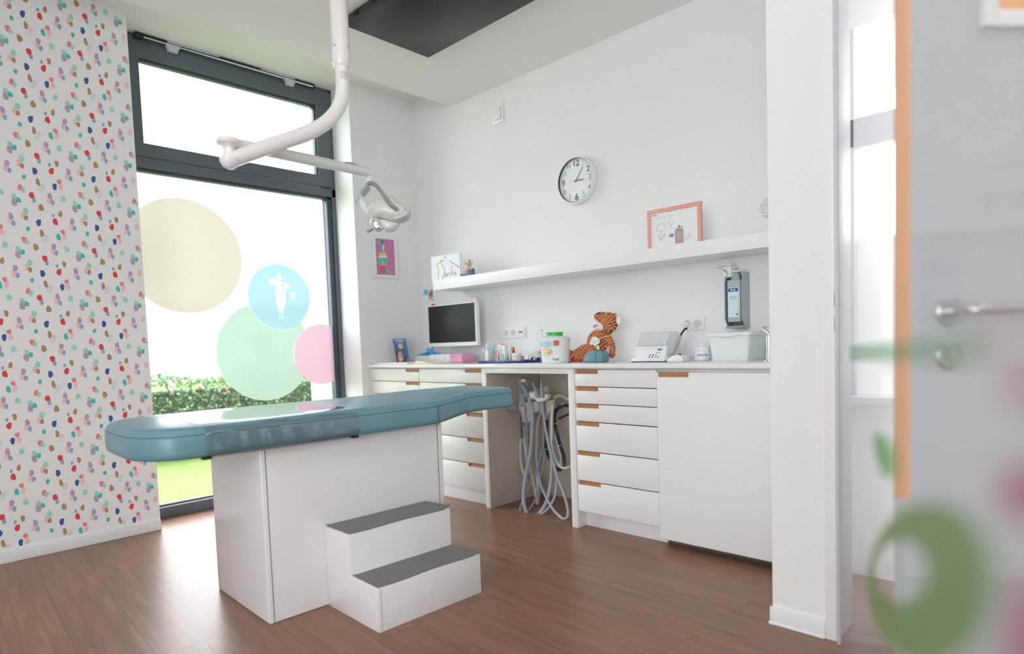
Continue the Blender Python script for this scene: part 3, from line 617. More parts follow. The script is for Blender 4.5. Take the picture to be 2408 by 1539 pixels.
puff('reflector_rim', [(470, 1120), (510, 1060), (580, 1035), (660, 1060), (720, 1130), (750, 1220), (740, 1300), (680, 1335), (600, 1330), (520, 1270), (475, 1190)], 0.02, M_LGREY, lamp, 0.018)
puff('reflector', [(500, 1130), (535, 1078), (600, 1075), (660, 1120), (705, 1190), (728, 1280), (660, 1315), (590, 1310), (530, 1240), (502, 1180)], 0.012, mat('mirror', (0.9, 0.92, 0.93), 0.04, metal=1), lamp, 0.030)
b = MB(); b.tube([hp(300, 560), hp(300, 700, -.01), hp(350, 820, -.01), hp(440, 930, 0)], [.011, .012, .012, .010], M_LAMPW, 12, 5, 0.5); b.build('rear_yoke', lamp)
b = MB(); b.tube([hp(385, 330, .02), hp(430, 290, .022), hp(500, 285, .03), hp(590, 340, .045), hp(700, 480, .06), hp(800, 620, .068), hp(900, 750, .072), hp(1035, 845, .062)], [.0085, .0105, .0115, .0115, .011, .0105, .010, .009], mat('yoke_grey', s2l(150, 150, 150), 0.4), 12, 5, 0.7); b.build('yoke', lamp)
bx = MB(); A = hp(430, 350, .03); B = hp(275, 535, .03); bx.tube([A, A.lerp(B, .15), A.lerp(B, .85), B], [.010, .0155, .0155, .012], M_GREY, 4, 1); bx.build('joint_box', lamp)
b = MB(); b.tube([hp(250, 545, .03), hp(130, 718, .03)], [.0026, .0022], M_GREY, 8, 1); b.build('lever', lamp)
b = MB(); b.tube([hp(1200, 800, .03), hp(1235, 800, .045), hp(1275, 850, .055), hp(1240, 920, .065), hp(1130, 985, .070), hp(1000, 1030, .066), hp(965, 1032, .06)], [.006, .0095, .0095, .009, .009, .009, .008], M_LGREY, 12, 5); b.build('handle', lamp)
b = MB(); b.tube([hp(510, 1262, .01), hp(450, 1290, .02), hp(395, 1310, .028)], [.006, .0075, .0075], mat('handle_teal_grey', s2l(150, 172, 172), 0.4), 10, 4); b.build('handle', lamp)
# rating label on the arm
b = MB(); lp = Vector((LB.x, LB.y, LB.z-0.055)); to = (CC-lp); to.z = 0; to.normalize()
for k in range(6):
    for j in range(3):
        a = math.radians(-6+22*j); dr = (Matrix.Rotation(a, 3, 'Z') @ to); p = lp+dr*0.0288+Vector((0, 0, 0.014-0.0055*k)); t_ = Vector((-dr.y, dr.x, 0))
        w = (0.0042 if (k+j) % 2 else 0.005); b.poly([p-t_*w+Vector((0, 0, -.0012)), p+t_*w+Vector((0, 0, -.0012)), p+t_*w+Vector((0, 0, .0012)), p-t_*w+Vector((0, 0, .0012))], M_GREY)
o = b.build('rating_label', lamp, smooth=False)

# ------------------------------------------------------------------ things on the walls
XR = Vector((1, 0, 0)); ZU = Vector((0, 0, 1))
def fr_y(y): return Matrix(((1, 0, 0, 0), (0, 0, -1, y), (0, 1, 0, 0), (0, 0, 0, 1)))   # (x, z) plan, thickness towards the room
def rrect(x0, z0, x1, z1, r, n=4):
    out = []
    for cx, cz, a0 in ((x1-r, z1-r, 0), (x0+r, z1-r, 90), (x0+r, z0+r, 180), (x1-r, z0+r, 270)):
        for k in range(n+1): a = math.radians(a0+90*k/n); out.append((cx+r*math.cos(a), cz+r*math.sin(a)))
    return out
# clock
ck = thing('wall_clock', 'round white wall clock with large coloured numerals', 'clock', (1.592, -0.02, 2.026)); cx_, cz_ = 1.628, 2.020
cc = Y(1352, 424, -0.04); cx_, cz_ = cc.x, cc.z; ck.location = (cx_, -0.02, cz_)
RT = Matrix.Translation((cx_, 0, cz_)) @ Matrix(((1, 0, 0, 0), (0, 0, -1, 0), (0, 1, 0, 0), (0, 0, 0, 1)))
b = MB(); b.lathe([(0.133, 0.001), (0.142, 0.004), (0.146, 0.018), (0.146, 0.036), (0.143, 0.043), (0.137, 0.044), (0.134, 0.040), (0.133, 0.030)], M_PLW, 64, RT, False); b.build('case', ck)
b = MB(); b.lathe([(0.1338, 0.0405), (0.1325, 0.040), (0.1322, 0.0245)], mat('clock_inner_rim', (0.03, 0.04, 0.04), 0.4), 64, RT, False); b.build('inner_rim', ck)
b = MB(); b.lathe([(0.0, 0.0235), (0.1335, 0.0235), (0.1335, 0.026)], mat('dial_white', (0.84, 0.86, 0.87), 0.5), 64, RT); dial = b.build('dial', ck)
nums = {12: (.046, (84, 72, 140)), 1: (.030, (226, 176, 190)), 2: (.043, (74, 138, 160)), 3: (.050, (186, 170, 204)), 4: (.030, (214, 96, 134)), 5: (.044, (140, 208, 226)), 6: (.050, (94, 76, 140)),
        7: (.038, (236, 160, 184)), 8: (.040, (226, 140, 186)), 9: (.052, (126, 110, 176)), 10: (.036, (130, 206, 226)), 11: (.030, (206, 120, 150))}
for h, (sz, c) in nums.items():
    b = MB(); a = math.radians(90-30*h); rr_ = 0.128-sz*0.50
    b.text(str(h), (cx_+rr_*math.cos(a), -0.0262, cz_+rr_*math.sin(a)), XR, ZU, sz*1.16, mat('num_%d' % h, s2l(*c), .6), thick=0.0004, bold=0.0009); b.build('numeral', dial, smooth=False)
def hand(a, l, w, m, y, tail=0.0, name='hand'):
    b = MB(); a = math.radians(90-a); dx, dz = math.cos(a), math.sin(a)
    P = [(cx_-dx*tail-dz*w, cz_-dz*tail+dx*w), (cx_-dx*tail+dz*w, cz_-dz*tail-dx*w), (cx_+dx*l+dz*w*.6, cz_+dz*l-dx*w*.6), (cx_+dx*l-dz*w*.6, cz_+dz*l+dx*w*.6)]
    b.prism(P, 0.0012, m, fr_y(y)); return b.build(name, ck, smooth=False)
hand(92, 0.058, 0.0028, M_BLACK, -0.0275, 0.012, 'hour_hand'); hand(37, 0.092, 0.0020, M_BLACK, -0.029, 0.014, 'minute_hand'); hand(101, 0.08, 0.0007, mat('hand_red', s2l(190, 60, 60), .4), -0.031, 0.036, 'second_hand')['label'] = 'thin red second hand'
# light switch near the ceiling
sw = thing('wall_switch', 'square white switch plate high on the back wall', 'switch', (0.955, -0.005, 2.61))
b = MB(); p0 = Y(1159, 250, 0); p1 = Y(1187, 286, 0); b.prism(rrect(p0.x, p1.z, p1.x-.004, p0.z, 0.004), 0.009, M_PLW, fr_y(-0.0003), 0.001); b.build('plate', sw)
b = MB(); mx_, mz_ = (p0.x+p1.x)/2-.002, (p0.z+p1.z)/2; b.prism(rrect(mx_-.034, mz_-.040, mx_+.034, mz_+.040, 0.003), 0.0012, M_GREY, fr_y(-0.0092)); b.build('gap', sw)
b = MB(); b.prism(rrect(mx_-.031, mz_-.037, mx_+.031, mz_+.037, 0.003), 0.004, M_PLW, fr_y(-0.0096), 0.001); b.build('rocker', sw)
# sockets
M_SOCK = mat('socket_hole', (0.42, 0.42, 0.42), 0.5)
def socket(name, x0, x1, z0, z1, kinds, label, grp=None):
    t = thing(name, label, 'socket', ((x0+x1)/2, -0.005, (z0+z1)/2), grp)
    b = MB(); b.prism(rrect(x0, z0, x1, z1, 0.004), 0.011, M_PLW, fr_y(-0.0003), 0.0015); b.build('frame', t)
    n = len(kinds); w = (x1-x0-.010)/n
    for i, k in enumerate(kinds):
        cx = x0+.005+w*(i+.5); cz = (z0+z1)/2
        b = MB(); b.prism(rrect(cx-w*.43, cz-(z1-z0)*.38, cx+w*.43, cz+(z1-z0)*.38, .002), 0.0022, M_PLW, fr_y(-0.0115), .0005); ins = b.build('insert', t)
        if k == 'S':
            b = MB(); RM = Matrix.Translation((cx, -0.0137, cz)) @ Matrix(((1, 0, 0, 0), (0, 0, -1, 0), (0, 1, 0, 0), (0, 0, 0, 1)))
            b.lathe([(0.0215, 0.0), (0.0215, 0.002), (0.0195, 0.002), (0.0190, 0.0006), (0, 0.0006)], mat('socket_cup', (0.62, 0.63, 0.63), .5), 28, RM)
            for dx in (-.009, .009): b.lathe([(0.0026, 0.0007), (0.0026, 0.0012), (0, 0.0012)], M_SOCK, 10, RM @ Matrix.Translation((dx, 0, 0)))
            b.build('outlet', ins)
        else:
            b = MB()
            for dx in (-.009, .009): b.prism([(cx+dx-.006, cz-.004), (cx+dx+.006, cz-.008), (cx+dx+.006, cz+.006), (cx+dx-.006, cz+.008)], .001, M_BLACK, fr_y(-0.0138))
            b.build('data_port', ins)
    return t
socket('wall_socket', 0.905, 1.125, 1.058, 1.136, 'SSD', 'white triple wall socket with a black data port right of the monitor')
s2 = socket('wall_socket', 2.302, 2.440, 1.058, 1.132, 'SS', 'white double wall socket above the mixing device with a plug in it')
# plug and charging cord
plug = thing('power_plug', 'white round plug in the left outlet of the double socket', 'plug', (2.335, -0.03, 1.095))
pc = Y(1616, 763, -0.015)
b = MB(); b.lathe([(0.019, 0.0), (0.019, 0.012), (0.015, 0.020), (0.009, 0.026), (0.0, 0.028)], mat('plug_white', s2l(226, 230, 234), .35), 24, Matrix.Translation((pc.x, -0.0165, pc.z)) @ Matrix(((1, 0, 0, 0), (0, 0, -1, 0), (0, 1, 0, 0), (0, 0, 0, 1)))); b.build('plug_body', plug)
b = MB(); b.tube([(pc.x, -0.034, pc.z), Y(1614, 790, -.05), Y(1606, 808, -.06), Y(1606, 826, -.07), Y(1618, 838, -.08)+Vector((0,0,.006)), Vector((2.46, -.12, .906))], .003, M_PLW, 8, 6)
b.tube([(pc.x+.004, -0.036, pc.z-.004), Y(1632, 772, -.045), Y(1626, 790, -.05), Y(1612, 806, -.05), Y(1610, 828, -.05), Vector((2.44, -.13, .906))], .0024, M_PLW, 8, 6)
b.build('cord', plug)
cr = thing('coiled_cord', 'loosely coiled thin white cord lying beside the white pot', 'cord', (2.46, -.17, .9))
for k in range(5):
    b = MB(); c0 = Vector((2.462+.004*k, -.185+.004*k, .9045+.004*k)); rr = .034-.003*k
    b.tube([c0+Vector((rr*1.5*math.cos(a)*(1), rr*math.sin(a), .012*(1+math.sin(a+k))*.5)) for a in [math.radians(x) for x in range(0, 361, 30)]], .0028, M_PLW, 8, 3); b.build('cord_loop', cr)

# monitor
mn = thing('monitor', 'white framed monitor with a black screen mounted near the room corner', 'monitor', (0.45, -0.12, 1.18))
YM = -0.14; tlq, trq, brq, blq = Y(1008, 722, YM), Y(1122, 708, YM), Y(1127, 811, YM), Y(1015, 818, YM)
x0, x1 = (tlq.x+blq.x)/2, (trq.x+brq.x)/2-.002; z1, z0 = (tlq.z+trq.z)/2, (blq.z+brq.z)/2
b = MB(); b.prism(rrect(x0, z0, x1, z1, .004), .035, M_PLW, fr_y(YM+.0175), .003); b.build('bezel', mn)
b = MB(); b.box((x0+.009, YM-.0195, z0+.028), (x1-.012, YM-.0172, z1-.007), M_SCREEN); b.build('screen', mn, smooth=False)
b = MB(); b.text('acer', ((x0+x1)/2, YM-.0182, z0+.014), XR, ZU, .016, M_GREY, thick=.0003); b.build('brand_mark', mn, smooth=False)
b = MB(); b.box(((x0+x1)/2-.05, YM+.017, (z0+z1)/2-.05), ((x0+x1)/2+.05, -.001, (z0+z1)/2+.05), M_BLACK, .004); b.build('wall_mount', mn)
M_PINK = mat('note_pink', s2l(250, 206, 214), .7)
for k, (px, s_) in enumerate(((1100, 1), (1113, 1.1))):
    b = MB(); q = Y(px, 713-k*3, YM); q.z = z1-.002; w = .021*s_
    b.prism([(q.x-w, q.z), (q.x+w, q.z), (q.x+w*1.0, q.z+.030), (q.x+w*.4, q.z+.045), (q.x, q.z+.028), (q.x-w*.5, q.z+.040), (q.x-w, q.z+.022)], .0025, M_PINK, fr_y(YM+.010))
    o = b.build('heart_note', None, loc=(q.x, YM, q.z)); tag(o, ['pale pink paper figure peeking over the monitor, the left one', 'rosy paper figure peeking over the monitor near its right corner'][k], 'paper figure', 'pink paper figures on the monitor')
# small stickers in the corner
def flat(name, label, cat, pts, m, y=-0.0015, th=.001, grp=None):
    b = MB(); P = [Y(px, py, y) for px, py in pts]; b.prism([(p.x, p.z) for p in P], th, m, fr_y(y+th)); c = sum(P, Vector())/len(P)
    o = b.build(name, None, smooth=False, loc=(c.x, y, c.z)); tag(o, label, cat, grp); return o
o = flat('paper_note', 'small light blue note with a doodle stuck in the wall corner', 'note', [(996, 682), (1007, 681), (1007, 694), (996, 695)], mat('note_blue', s2l(130, 214, 232), .7))
b = MB(); 
for (a, c) in (((999, 686), (1001, 690)), ((1004, 685), (1001, 690)), ((1001, 683.5), (1003, 685))): b.tube([Y(*a, -.003), Y(*c, -.003)], .0012, mat('ink_blue', s2l(50, 90, 150), .6), 6, 1)
b.build('doodle', o)
def ellp(cx, cy, rx, ry, n=20, rot=0.0):
    return [(cx+rx*math.cos(2*math.pi*k/n)*math.cos(rot)-ry*math.sin(2*math.pi*k/n)*math.sin(rot), cy+rx*math.cos(2*math.pi*k/n)*math.sin(rot)+ry*math.sin(2*math.pi*k/n)*math.cos(rot)) for k in range(n)]
o = flat('wall_sticker', 'oval multicoloured drawing stuck below the shelf end', 'sticker', ellp(1013, 694, 5.2, 13, rot=.1), mat('st_olive', s2l(150, 160, 130), .7))
for i, (cx, cy, rx, ry, c) in enumerate(((1013.5, 688, 3.8, 6.5, (206, 150, 170)), (1012.5, 691, 1.6, 4.5, (120, 60, 90)), (1012, 701, 3.6, 4.4, (214, 208, 90)), (1012, 699, 2.0, 1.6, (90, 150, 160)))):
    b = MB(); P = [Y(a, c_, -.003) for a, c_ in ellp(cx, cy, rx, ry)]; b.prism([(p.x, p.z) for p in P], .0006, mat('st_%d' % i, s2l(*c), .7), fr_y(-.0022-.0007*i)); b.build('motif', o, smooth=False)
o = flat('wall_sticker', 'tiny purple and yellow sticker right of the oval drawing', 'sticker', [(1018, 702), (1023, 701), (1023, 708), (1018, 709)], mat('st_white', (.85, .85, .86), .7))
b = MB(); P = [Y(a, c_, -.003) for a, c_ in ellp(1019, 705.5, 1.3, 2.2)]; b.prism([(p.x, p.z) for p in P], .0006, mat('st_purple', s2l(120, 100, 170), .7), fr_y(-.0022)); b.build('motif', o, smooth=False)
o = flat('wall_sticker', 'red and green mushroom sticker just above the monitor corner', 'sticker', [(1014, 720), (1015, 716), (1019, 714.5), (1023, 717), (1024, 720.5), (1020, 720), (1019, 722), (1017, 722)], mat('st_red', s2l(206, 66, 78), .7))
# pink dino picture on the window wall
pic = thing('framed_print', 'white framed pink print of a dinosaur wearing a striped sweater', 'picture', (0.01, -.345, 1.71))
def fx(x): return Matrix(((0, 0, 1, x), (1, 0, 0, 0), (0, 1, 0, 0), (0, 0, 0, 1)))
ya, yb, za, zb_ = -.452, -.236, 1.555, 1.870
b = MB()
for (a0, c0, a1, c1) in ((ya, za, ya+.022, zb_), (yb-.022, za, yb, zb_), (ya+.022, za, yb-.022, za+.022), (ya+.022, zb_-.022, yb-.022, zb_)): b.box((0.0008, a0, c0), (.018, a1, c1), M_PLW, .0015)
b.build('frame', pic)
b = MB(); b.box((.002, ya+.02, za+.02), (.009, yb-.02, zb_-.02), mat('print_pink', s2l(206, 124, 172), .5)); art = b.build('print', pic, smooth=False)
def az(a, c): q = X(480+a/4.05, 300+c/4.05, .0095); return (q.y, q.z)
def ap(pts, c, lay=0):
    b = MB(); b.prism([az(*p) for p in pts], .0004, mat('dino_%d_%d_%d' % c, s2l(*c), .6), fx(.0092+.0005*lay)); return b
def join_art(name, items):
    b = MB()
    for i, (pts, c) in enumerate(items): b.prism([az(*p) for p in pts], .0004, mat('dino_%d_%d_%d' % c, s2l(*c), .6), fx(.0091+.0004*i))
    b.build(name, art, smooth=False)
G1 = (128, 178, 190)
join_art('dinosaur_figure', [([(1645, 1085), (1665, 1072), (1690, 1070), (1705, 1095), (1708, 1140), (1715, 1190), (1680, 1195), (1685, 1140), (1672, 1112), (1650, 1118)], G1),
    ([(1722, 1290), (1742, 1330), (1765, 1365), (1795, 1385), (1790, 1397), (1750, 1392), (1725, 1360), (1715, 1310)], G1),
    ([(1672, 1310), (1728, 1310), (1728, 1370), (1708, 1385), (1704, 1345), (1694, 1345), (1692, 1385), (1680, 1375)], (222, 96, 90)),
    ([(1662, 1200), (1730, 1195), (1745, 1235), (1742, 1310), (1670, 1312), (1655, 1280), (1658, 1230)], (96, 190, 182)),
    ([(1670, 1190), (1722, 1188), (1738, 1225), (1660, 1230)], (238, 200, 140)), ([(1662, 1228), (1738, 1225), (1742, 1240), (1660, 1243)], (244, 244, 240)), ([(1680, 1188), (1716, 1186), (1718, 1196), (1678, 1198)], (170, 186, 120)),
    ([(1670, 1306), (1740, 1304), (1740, 1314), (1670, 1316)], (238, 200, 140)),
    ([(1660, 1388), (1690, 1382), (1692, 1398), (1662, 1400)], (150, 130, 200)), ([(1700, 1388), (1722, 1380), (1722, 1398), (1702, 1400)], (150, 130, 200)),
    ([(1682, 1080), (1700, 1082), (1700, 1100), (1686, 1098)], (70, 84, 100)), ([(1698, 1125), (1712, 1122), (1712, 1150), (1704, 1180), (1698, 1150)], (230, 240, 240))])
b = MB(); q = X(480+1697/4.05, 300+1282/4.05, .0095); b.text('2', (.0158, q.y, q.z), (0, 1, 0), ZU, .022, M_PAPER, bold=.001); b.build('number_two', art, smooth=False)
# salmon framed drawing on the shelf
fd = thing('framed_drawing', 'salmon pink framed childrens drawing leaning on the wall shelf', 'picture', (2.37, -.2, 1.49))
YD = -.235
a_, c_, e_, g_ = Y(1523, 590, YD), Y(1525, 496, YD), Y(1649, 472, YD), Y(1649, 575, YD)
x0, x1, z0, z1 = a_.x, e_.x-.004, 1.4535, (c_.z+e_.z)/2; t = .020
M_SAL = mat('salmon_wood', s2l(232, 168, 156), .5, noise=.04, scale=40)
b = MB()
for (p, q, r_, s_) in ((x0, z0, x0+t, z1), (x1-t, z0, x1, z1), (x0+t, z0, x1-t, z0+t), (x0+t, z1-t, x1-t, z1)): b.box((p, YD, q), (r_, YD+.018, s_), M_SAL, .0015)
b.build('frame', fd)
b = MB(); b.box((x0+t*.9, YD+.006, z0+t*.9), (x1-t*.9, YD+.012, z1-t*.9), M_PAPER); sh = b.build('drawing', fd, smooth=False)
def dz(a, c): q = Y(1280+a/5.495, 340+c/5.495, YD+.005); return Vector((q.x, YD+.0055, q.z))
def stroke(b, pts, c, r=.0011): b.tube([dz(*p) for p in pts], r, mat('pen_%d_%d_%d' % c, s2l(*c), .8), 5, 3, 0.4)
b = MB()
stroke(b, [(1445, 1085), (1470, 1040), (1520, 1025), (1570, 1040), (1572, 1075), (1530, 1110), (1480, 1125), (1448, 1110), (1445, 1085)], (170, 166, 120), .0013)
stroke(b, [(1512, 1120), (1512, 1190)], (190, 210, 160)); stroke(b, [(1475, 1160), (1490, 1200), (1505, 1245), (1520, 1200), (1565, 1155)], (180, 206, 110), .0022); stroke(b, [(1480, 1165), (1500, 1235), (1530, 1215), (1560, 1165)], (190, 216, 130), .0018)
b.build('flower', sh)
b = MB()
for k, (px, py) in enumerate(((1595, 1000), (1605, 1018), (1660, 1010), (1688, 992), (1632, 1040), (1635, 1060), (1655, 1080), (1618, 1075))): stroke(b, [(px, py), (px+6, py+8)], (120, 120, 130), .0012)
b.build('face_dots', sh)
b = MB(); P = [(p.x, p.z) for p in [dz(*q) for q in ((1688, 1120), (1795, 1105), (1795, 1270), (1690, 1285))]]; b.prism(P, .0004, mat('pen_mauve', s2l(196, 168, 172), .8), fr_y(YD+.0058))
for i, c in enumerate(((206, 90, 80), (226, 170, 90), (150, 200, 120), (110, 170, 220))):
    y0_ = 1045+18*i; w0 = 6+13*i; P = [(p.x, p.z) for p in [dz(*q) for q in ((1742-w0, y0_), (1742+w0, y0_-4), (1742+w0+12, y0_+14), (1742-w0-12, y0_+18))]]; b.prism(P, .0004, mat('rb%d' % i, s2l(*c), .8), fr_y(YD+.0056))
for r0, c in ((36, (230, 150, 110)), (28, (226, 200, 120)), (20, (140, 180, 210))): stroke(b, [(1742-r0, 1278), (1742-r0*.7, 1262-r0*.3), (1742, 1256-r0*.5), (1742+r0*.7, 1258-r0*.3), (1742+r0, 1268)], c, .0016)
stroke(b, [(1700, 1130), (1700, 1280)], (120, 80, 90)); stroke(b, [(1790, 1110), (1790, 1265)], (120, 80, 90)); stroke(b, [(1775, 1050), (1785, 1080), (1790, 1045)], (120, 90, 110))
b.build('house_figure', sh, smooth=False)
b = MB(); P = [(p.x, p.z) for p in [dz(*q) for q in ((1615, 1158), (1672, 1148), (1672, 1192), (1615, 1200))]]; b.prism(P, .0004, mat('pen_bl', s2l(130, 160, 190), .8), fr_y(YD+.0058)); stroke(b, [(1618, 1165), (1670, 1156)], (206, 180, 110), .0018); b.build('blue_flag', sh, smooth=False)
b = MB(); stroke(b, [(1800, 1165), (1850, 1155), (1880, 1150), (1890, 1160), (1870, 1200), (1810, 1215), (1803, 1180)], (206, 206, 100), .0016); stroke(b, [(1815, 1195), (1870, 1180)], (150, 210, 130), .0018); stroke(b, [(1870, 1170), (1890, 1150)], (206, 130, 150), .0014); stroke(b, [(1805, 1235), (1860, 1225)], (200, 170, 170), .0012); b.build('cup_figure', sh)
b = MB(); q = dz(1432, 920); b.text('Hallo', q, XR, ZU, .014, mat('pen_g', s2l(150, 150, 120), .8), bold=.0003)
rd = random.Random(5)
for row, (xa, ya_, n_) in enumerate(((1505, 890, 18), (1445, 960, 13))):
    for k in range(n_):
        px = xa+k*26; py = ya_-k*5.0; c = [(150, 200, 220), (230, 190, 130), (170, 206, 140), (220, 150, 170), (150, 150, 200)][k % 5]
        if rd.random() < .85: stroke(b, [(px, py-8), (px+rd.uniform(-5, 6), py+rd.uniform(2, 8)), (px+10, py-rd.uniform(0, 8))], c, .0008)
b.build('handwriting', sh, smooth=False)
# thank-you sheet
dk_ = thing('thank_you_card', 'white sheet of paper with Danke in childish coloured letters on the shelf', 'card', (.75, -.22, 1.49))
YK = -.235
def kz(a, c, dy=-.003): q = Y(990+a/10.26, 590+c/10.26, YK); return Vector((q.x, YK+dy, q.z))
P = [kz(240, 165), kz(930, 50), kz(960, 600), kz(270, 720)]; 
b = MB(); zlow = 1.4545; b.prism([(max(P[0].x, .482), zlow), (P[2].x, zlow), (P[1].x+.002, P[1].z), (P[0].x, P[0].z+.004), (P[0].x, 1.4955)], .0015, M_PAPER, fr_y(YK+.001)); sheet = b.build('sheet', dk_, smooth=False)
b = MB(); b.prism([(P[2].x+.0, zlow), (P[2].x+.016, zlow), (P[1].x+.004, P[1].z-.10), (P[1].x+.014, P[1].z+.002), (P[1].x-.004, P[1].z+.002)], .0015, mat('paper_fold', s2l(206, 212, 222), .7), fr_y(YK+.0035)); b.build('folded_edge', dk_, smooth=False)
def ks(b, pts, c, r=.002): b.tube([kz(*p) for p in pts], r, mat('cr_%d_%d_%d' % c, s2l(*c), .8), 5, 3, .4)
b = MB(); ks(b, [(375, 320), (410, 390), (430, 480), (425, 600), (412, 690)], (206, 186, 120), .002); ks(b, [(380, 315), (450, 310), (520, 350), (560, 430), (570, 520), (550, 620), (510, 685)], (220, 220, 100), .003); b.build('letter_d', sheet)
b = MB(); ks(b, [(620, 540), (585, 545), (565, 590), (580, 625), (620, 610), (628, 560), (630, 615)], (206, 150, 120), .0021); b.build('letter_a', sheet)
b = MB(); ks(b, [(655, 540), (655, 600), (658, 560), (680, 535), (692, 560), (692, 605)], (150, 200, 120), .0021); b.build('letter_n', sheet)
b = MB(); ks(b, [(748, 360), (740, 480), (735, 590)], (226, 170, 200), .002); ks(b, [(770, 500), (742, 545), (768, 590)], (226, 170, 200), .002); b.build('letter_k', sheet)
b = MB(); ks(b, [(812, 555), (850, 535), (845, 515), (818, 520), (808, 560), (825, 582), (850, 572)], (206, 150, 160), .002); b.build('letter_e', sheet)
b = MB(); ks(b, [(690, 245), (760, 290), (850, 345), (945, 410)], (210, 160, 214), .0042); b.build('pen_drawing', sheet)
b = MB(); ks(b, [(450, 285), (500, 240), (530, 215)], (244, 186, 150), .006); ks(b, [(575, 145), (610, 180)], (190, 150, 160), .004); b.build('toothbrush_drawing', sheet)
# plush mouse in a small box on the shelf
mp = thing('plush_mouse', 'small beige plush mouse sitting in a little teal box on the shelf', 'plush toy', (.86, -.24, 1.4945))
YP = -.225
def mz(a, c, f=0.0): q = Y(990+a/10.26, 590+c/10.26, YP-f); return q
M_MOUSE = mat('plush_beige', s2l(196, 176, 156), .95, noise=.1, scale=200, bump=.4)
b = MB(); b.ell(mz(1160, 330), (.017, .016, .019), M_MOUSE); b.ell(mz(1105, 315), (.013, .009, .009), M_MOUSE); b.ell(mz(1155, 440), (.017, .014, .022), mat('plush_peach', s2l(236, 186, 168), .95, noise=.06, scale=90)); b.ell(mz(1160, 520), (.02, .016, .02), M_MOUSE)
b.build('body', mp)
b = MB(); b.ell(mz(1060, 300), .0035, mat('nose_dark', s2l(110, 90, 90), .6)); b.build('nose', mp)
for (a, c, col) in ((1168, 252, (190, 110, 112)), (1235, 280, (214, 196, 180))):
    b = MB(); b.ell(mz(a, c, -.002), (.011, .004, .013), mat('ear_%d' % col[1], s2l(*col), .9)); b.build('ear', mp)
for (p, q) in (((1130, 420), (1045, 515)), ((1175, 430), (1090, 510)), ((1190, 390), (1225, 445))):
    b = MB(); b.tube([mz(*p, .012), mz((p[0]+q[0])/2, (p[1]+q[1])/2, .02), mz(*q, .022)], [.0055, .005, .0055], mat('plush_peach', (1, 1, 1)), 8, 3); b.build('limb', mp)
bxp = thing('small_box', 'little teal matchbox style bed holding the plush mouse', 'box', (.86, -.24, 1.4525))
c0 = mz(1005, 590); c1 = mz(1270, 560); M_TB = mat('teal_card', s2l(84, 134, 146), .7)
b = MB(); b.box((c0.x, -.25, 1.4525), (c1.x, -.21, 1.515), M_TB, .002); b.build('tray', bxp)
b = MB(); b.prism([(c1.x-.034, 1.515), (c1.x, 1.515), (c1.x, 1.538), (c1.x-.015, 1.548), (c1.x-.028, 1.545)], .03, M_TB, fr_y(-.212), .002); b.build('headboard', bxp)
for k, (px, w, label) in enumerate(((1121, .022, 'pale pink paper flower lying right of the plush mouse'), (1131, .012, 'tiny rosy paper flower at the end of the pink pieces'))):
    q = Y(px, 638, -.225); b = MB(); b.lathe([(w*.5, 0), (w, .03), (w*.9, .046-.012*k)], mat('paper_pink', s2l(244, 206, 204), .8), 7, Matrix.Translation((q.x, -.225, 1.4525))); b.lathe([(w*.3, .03), (w*.45, .052-.012*k), (0, .056-.012*k)], mat('paper_rose', s2l(232, 170, 170), .8), 6, Matrix.Translation((q.x+.004, -.23, 1.4525)))
    o = b.build('paper_flower', None, loc=(q.x, -.225, 1.4525)); tag(o, label, 'paper flower', 'pink paper flowers on the shelf')
# dotted wall ornament cut off by the partition
b = MB(); q0 = Y(1806, 490, -.0005); ZR = mat('ornament_pale', s2l(232, 222, 224), .8); ZP2 = mat('ornament_rose', s2l(214, 178, 184), .8)
P = [Y(a, c, 0) for a, c in ((1784, 492), (1791, 480), (1797, 467), (1808, 462), (1830, 470), (1836, 492), (1826, 514), (1806, 518), (1795, 505))]
b.prism([(p.x, p.z) for p in P], .003, ZR, fr_y(-.0005)); o = b.build('wall_ornament', None, loc=(q0.x, -.001, q0.z)); tag(o, 'pale rose dotted ornament half hidden behind the partition', 'wall ornament')
b = MB(); rd = random.Random(2)
for k in range(60):
    a, c = rd.uniform(1790, 1826), rd.uniform(468, 514)
    if (a-1810)**2/500+(c-491)**2/560 < 1: p = Y(a, c, 0); b.prism([(p.x-.003, p.z), (p.x, p.z-.003), (p.x+.003, p.z), (p.x, p.z+.003)], .0006, ZP2, fr_y(-.0036))
b.build('dots', o, smooth=False)
# soap / disinfectant dispenser
ds = thing('disinfectant_dispenser', 'grey wall dispenser with a long elbow lever above the sink', 'dispenser', (2.63, -.05, 1.06))
def sy(a, c, y): return Y(1440+a/4.5275, 560+c/4.5275, y)
YB = -.085; M_DG = mat('dispenser_grey', s2l(150, 158, 162), .35)
l0 = sy(1205, 900, -.09); r0 = sy(1385, 900, -.09); r1 = sy(1465, 950, -.004); tz = sy(1420, 368, -.02).z; bz = sy(1465, 955, -.01).z
xl, xr_ = l0.x, r0.x
b = MB()
for xx, mm_ in ((xl, M_DG), (xr_-.0, mat('dispenser_side', s2l(176, 180, 182), .35))):
    P = [(-.002, bz), (-.002, tz), (-.075, tz), (-.095, tz-.05), (-.095, bz+.045), (-.055, bz)]
    b.prism(P, .003, mm_, Matrix(((0, 0, 1, xx-.0015), (1, 0, 0, 0), (0, 1, 0, 0), (0, 0, 0, 1))), .0008)
b.build('side_wall', ds) if False else None
b.box((xl, -.006, bz), (xr_, -.001, tz-.01), M_DG); b.box((xl, -.09, bz+.0), (xr_, -.001, bz+.012), M_DG, .002); b.build('housing', ds)
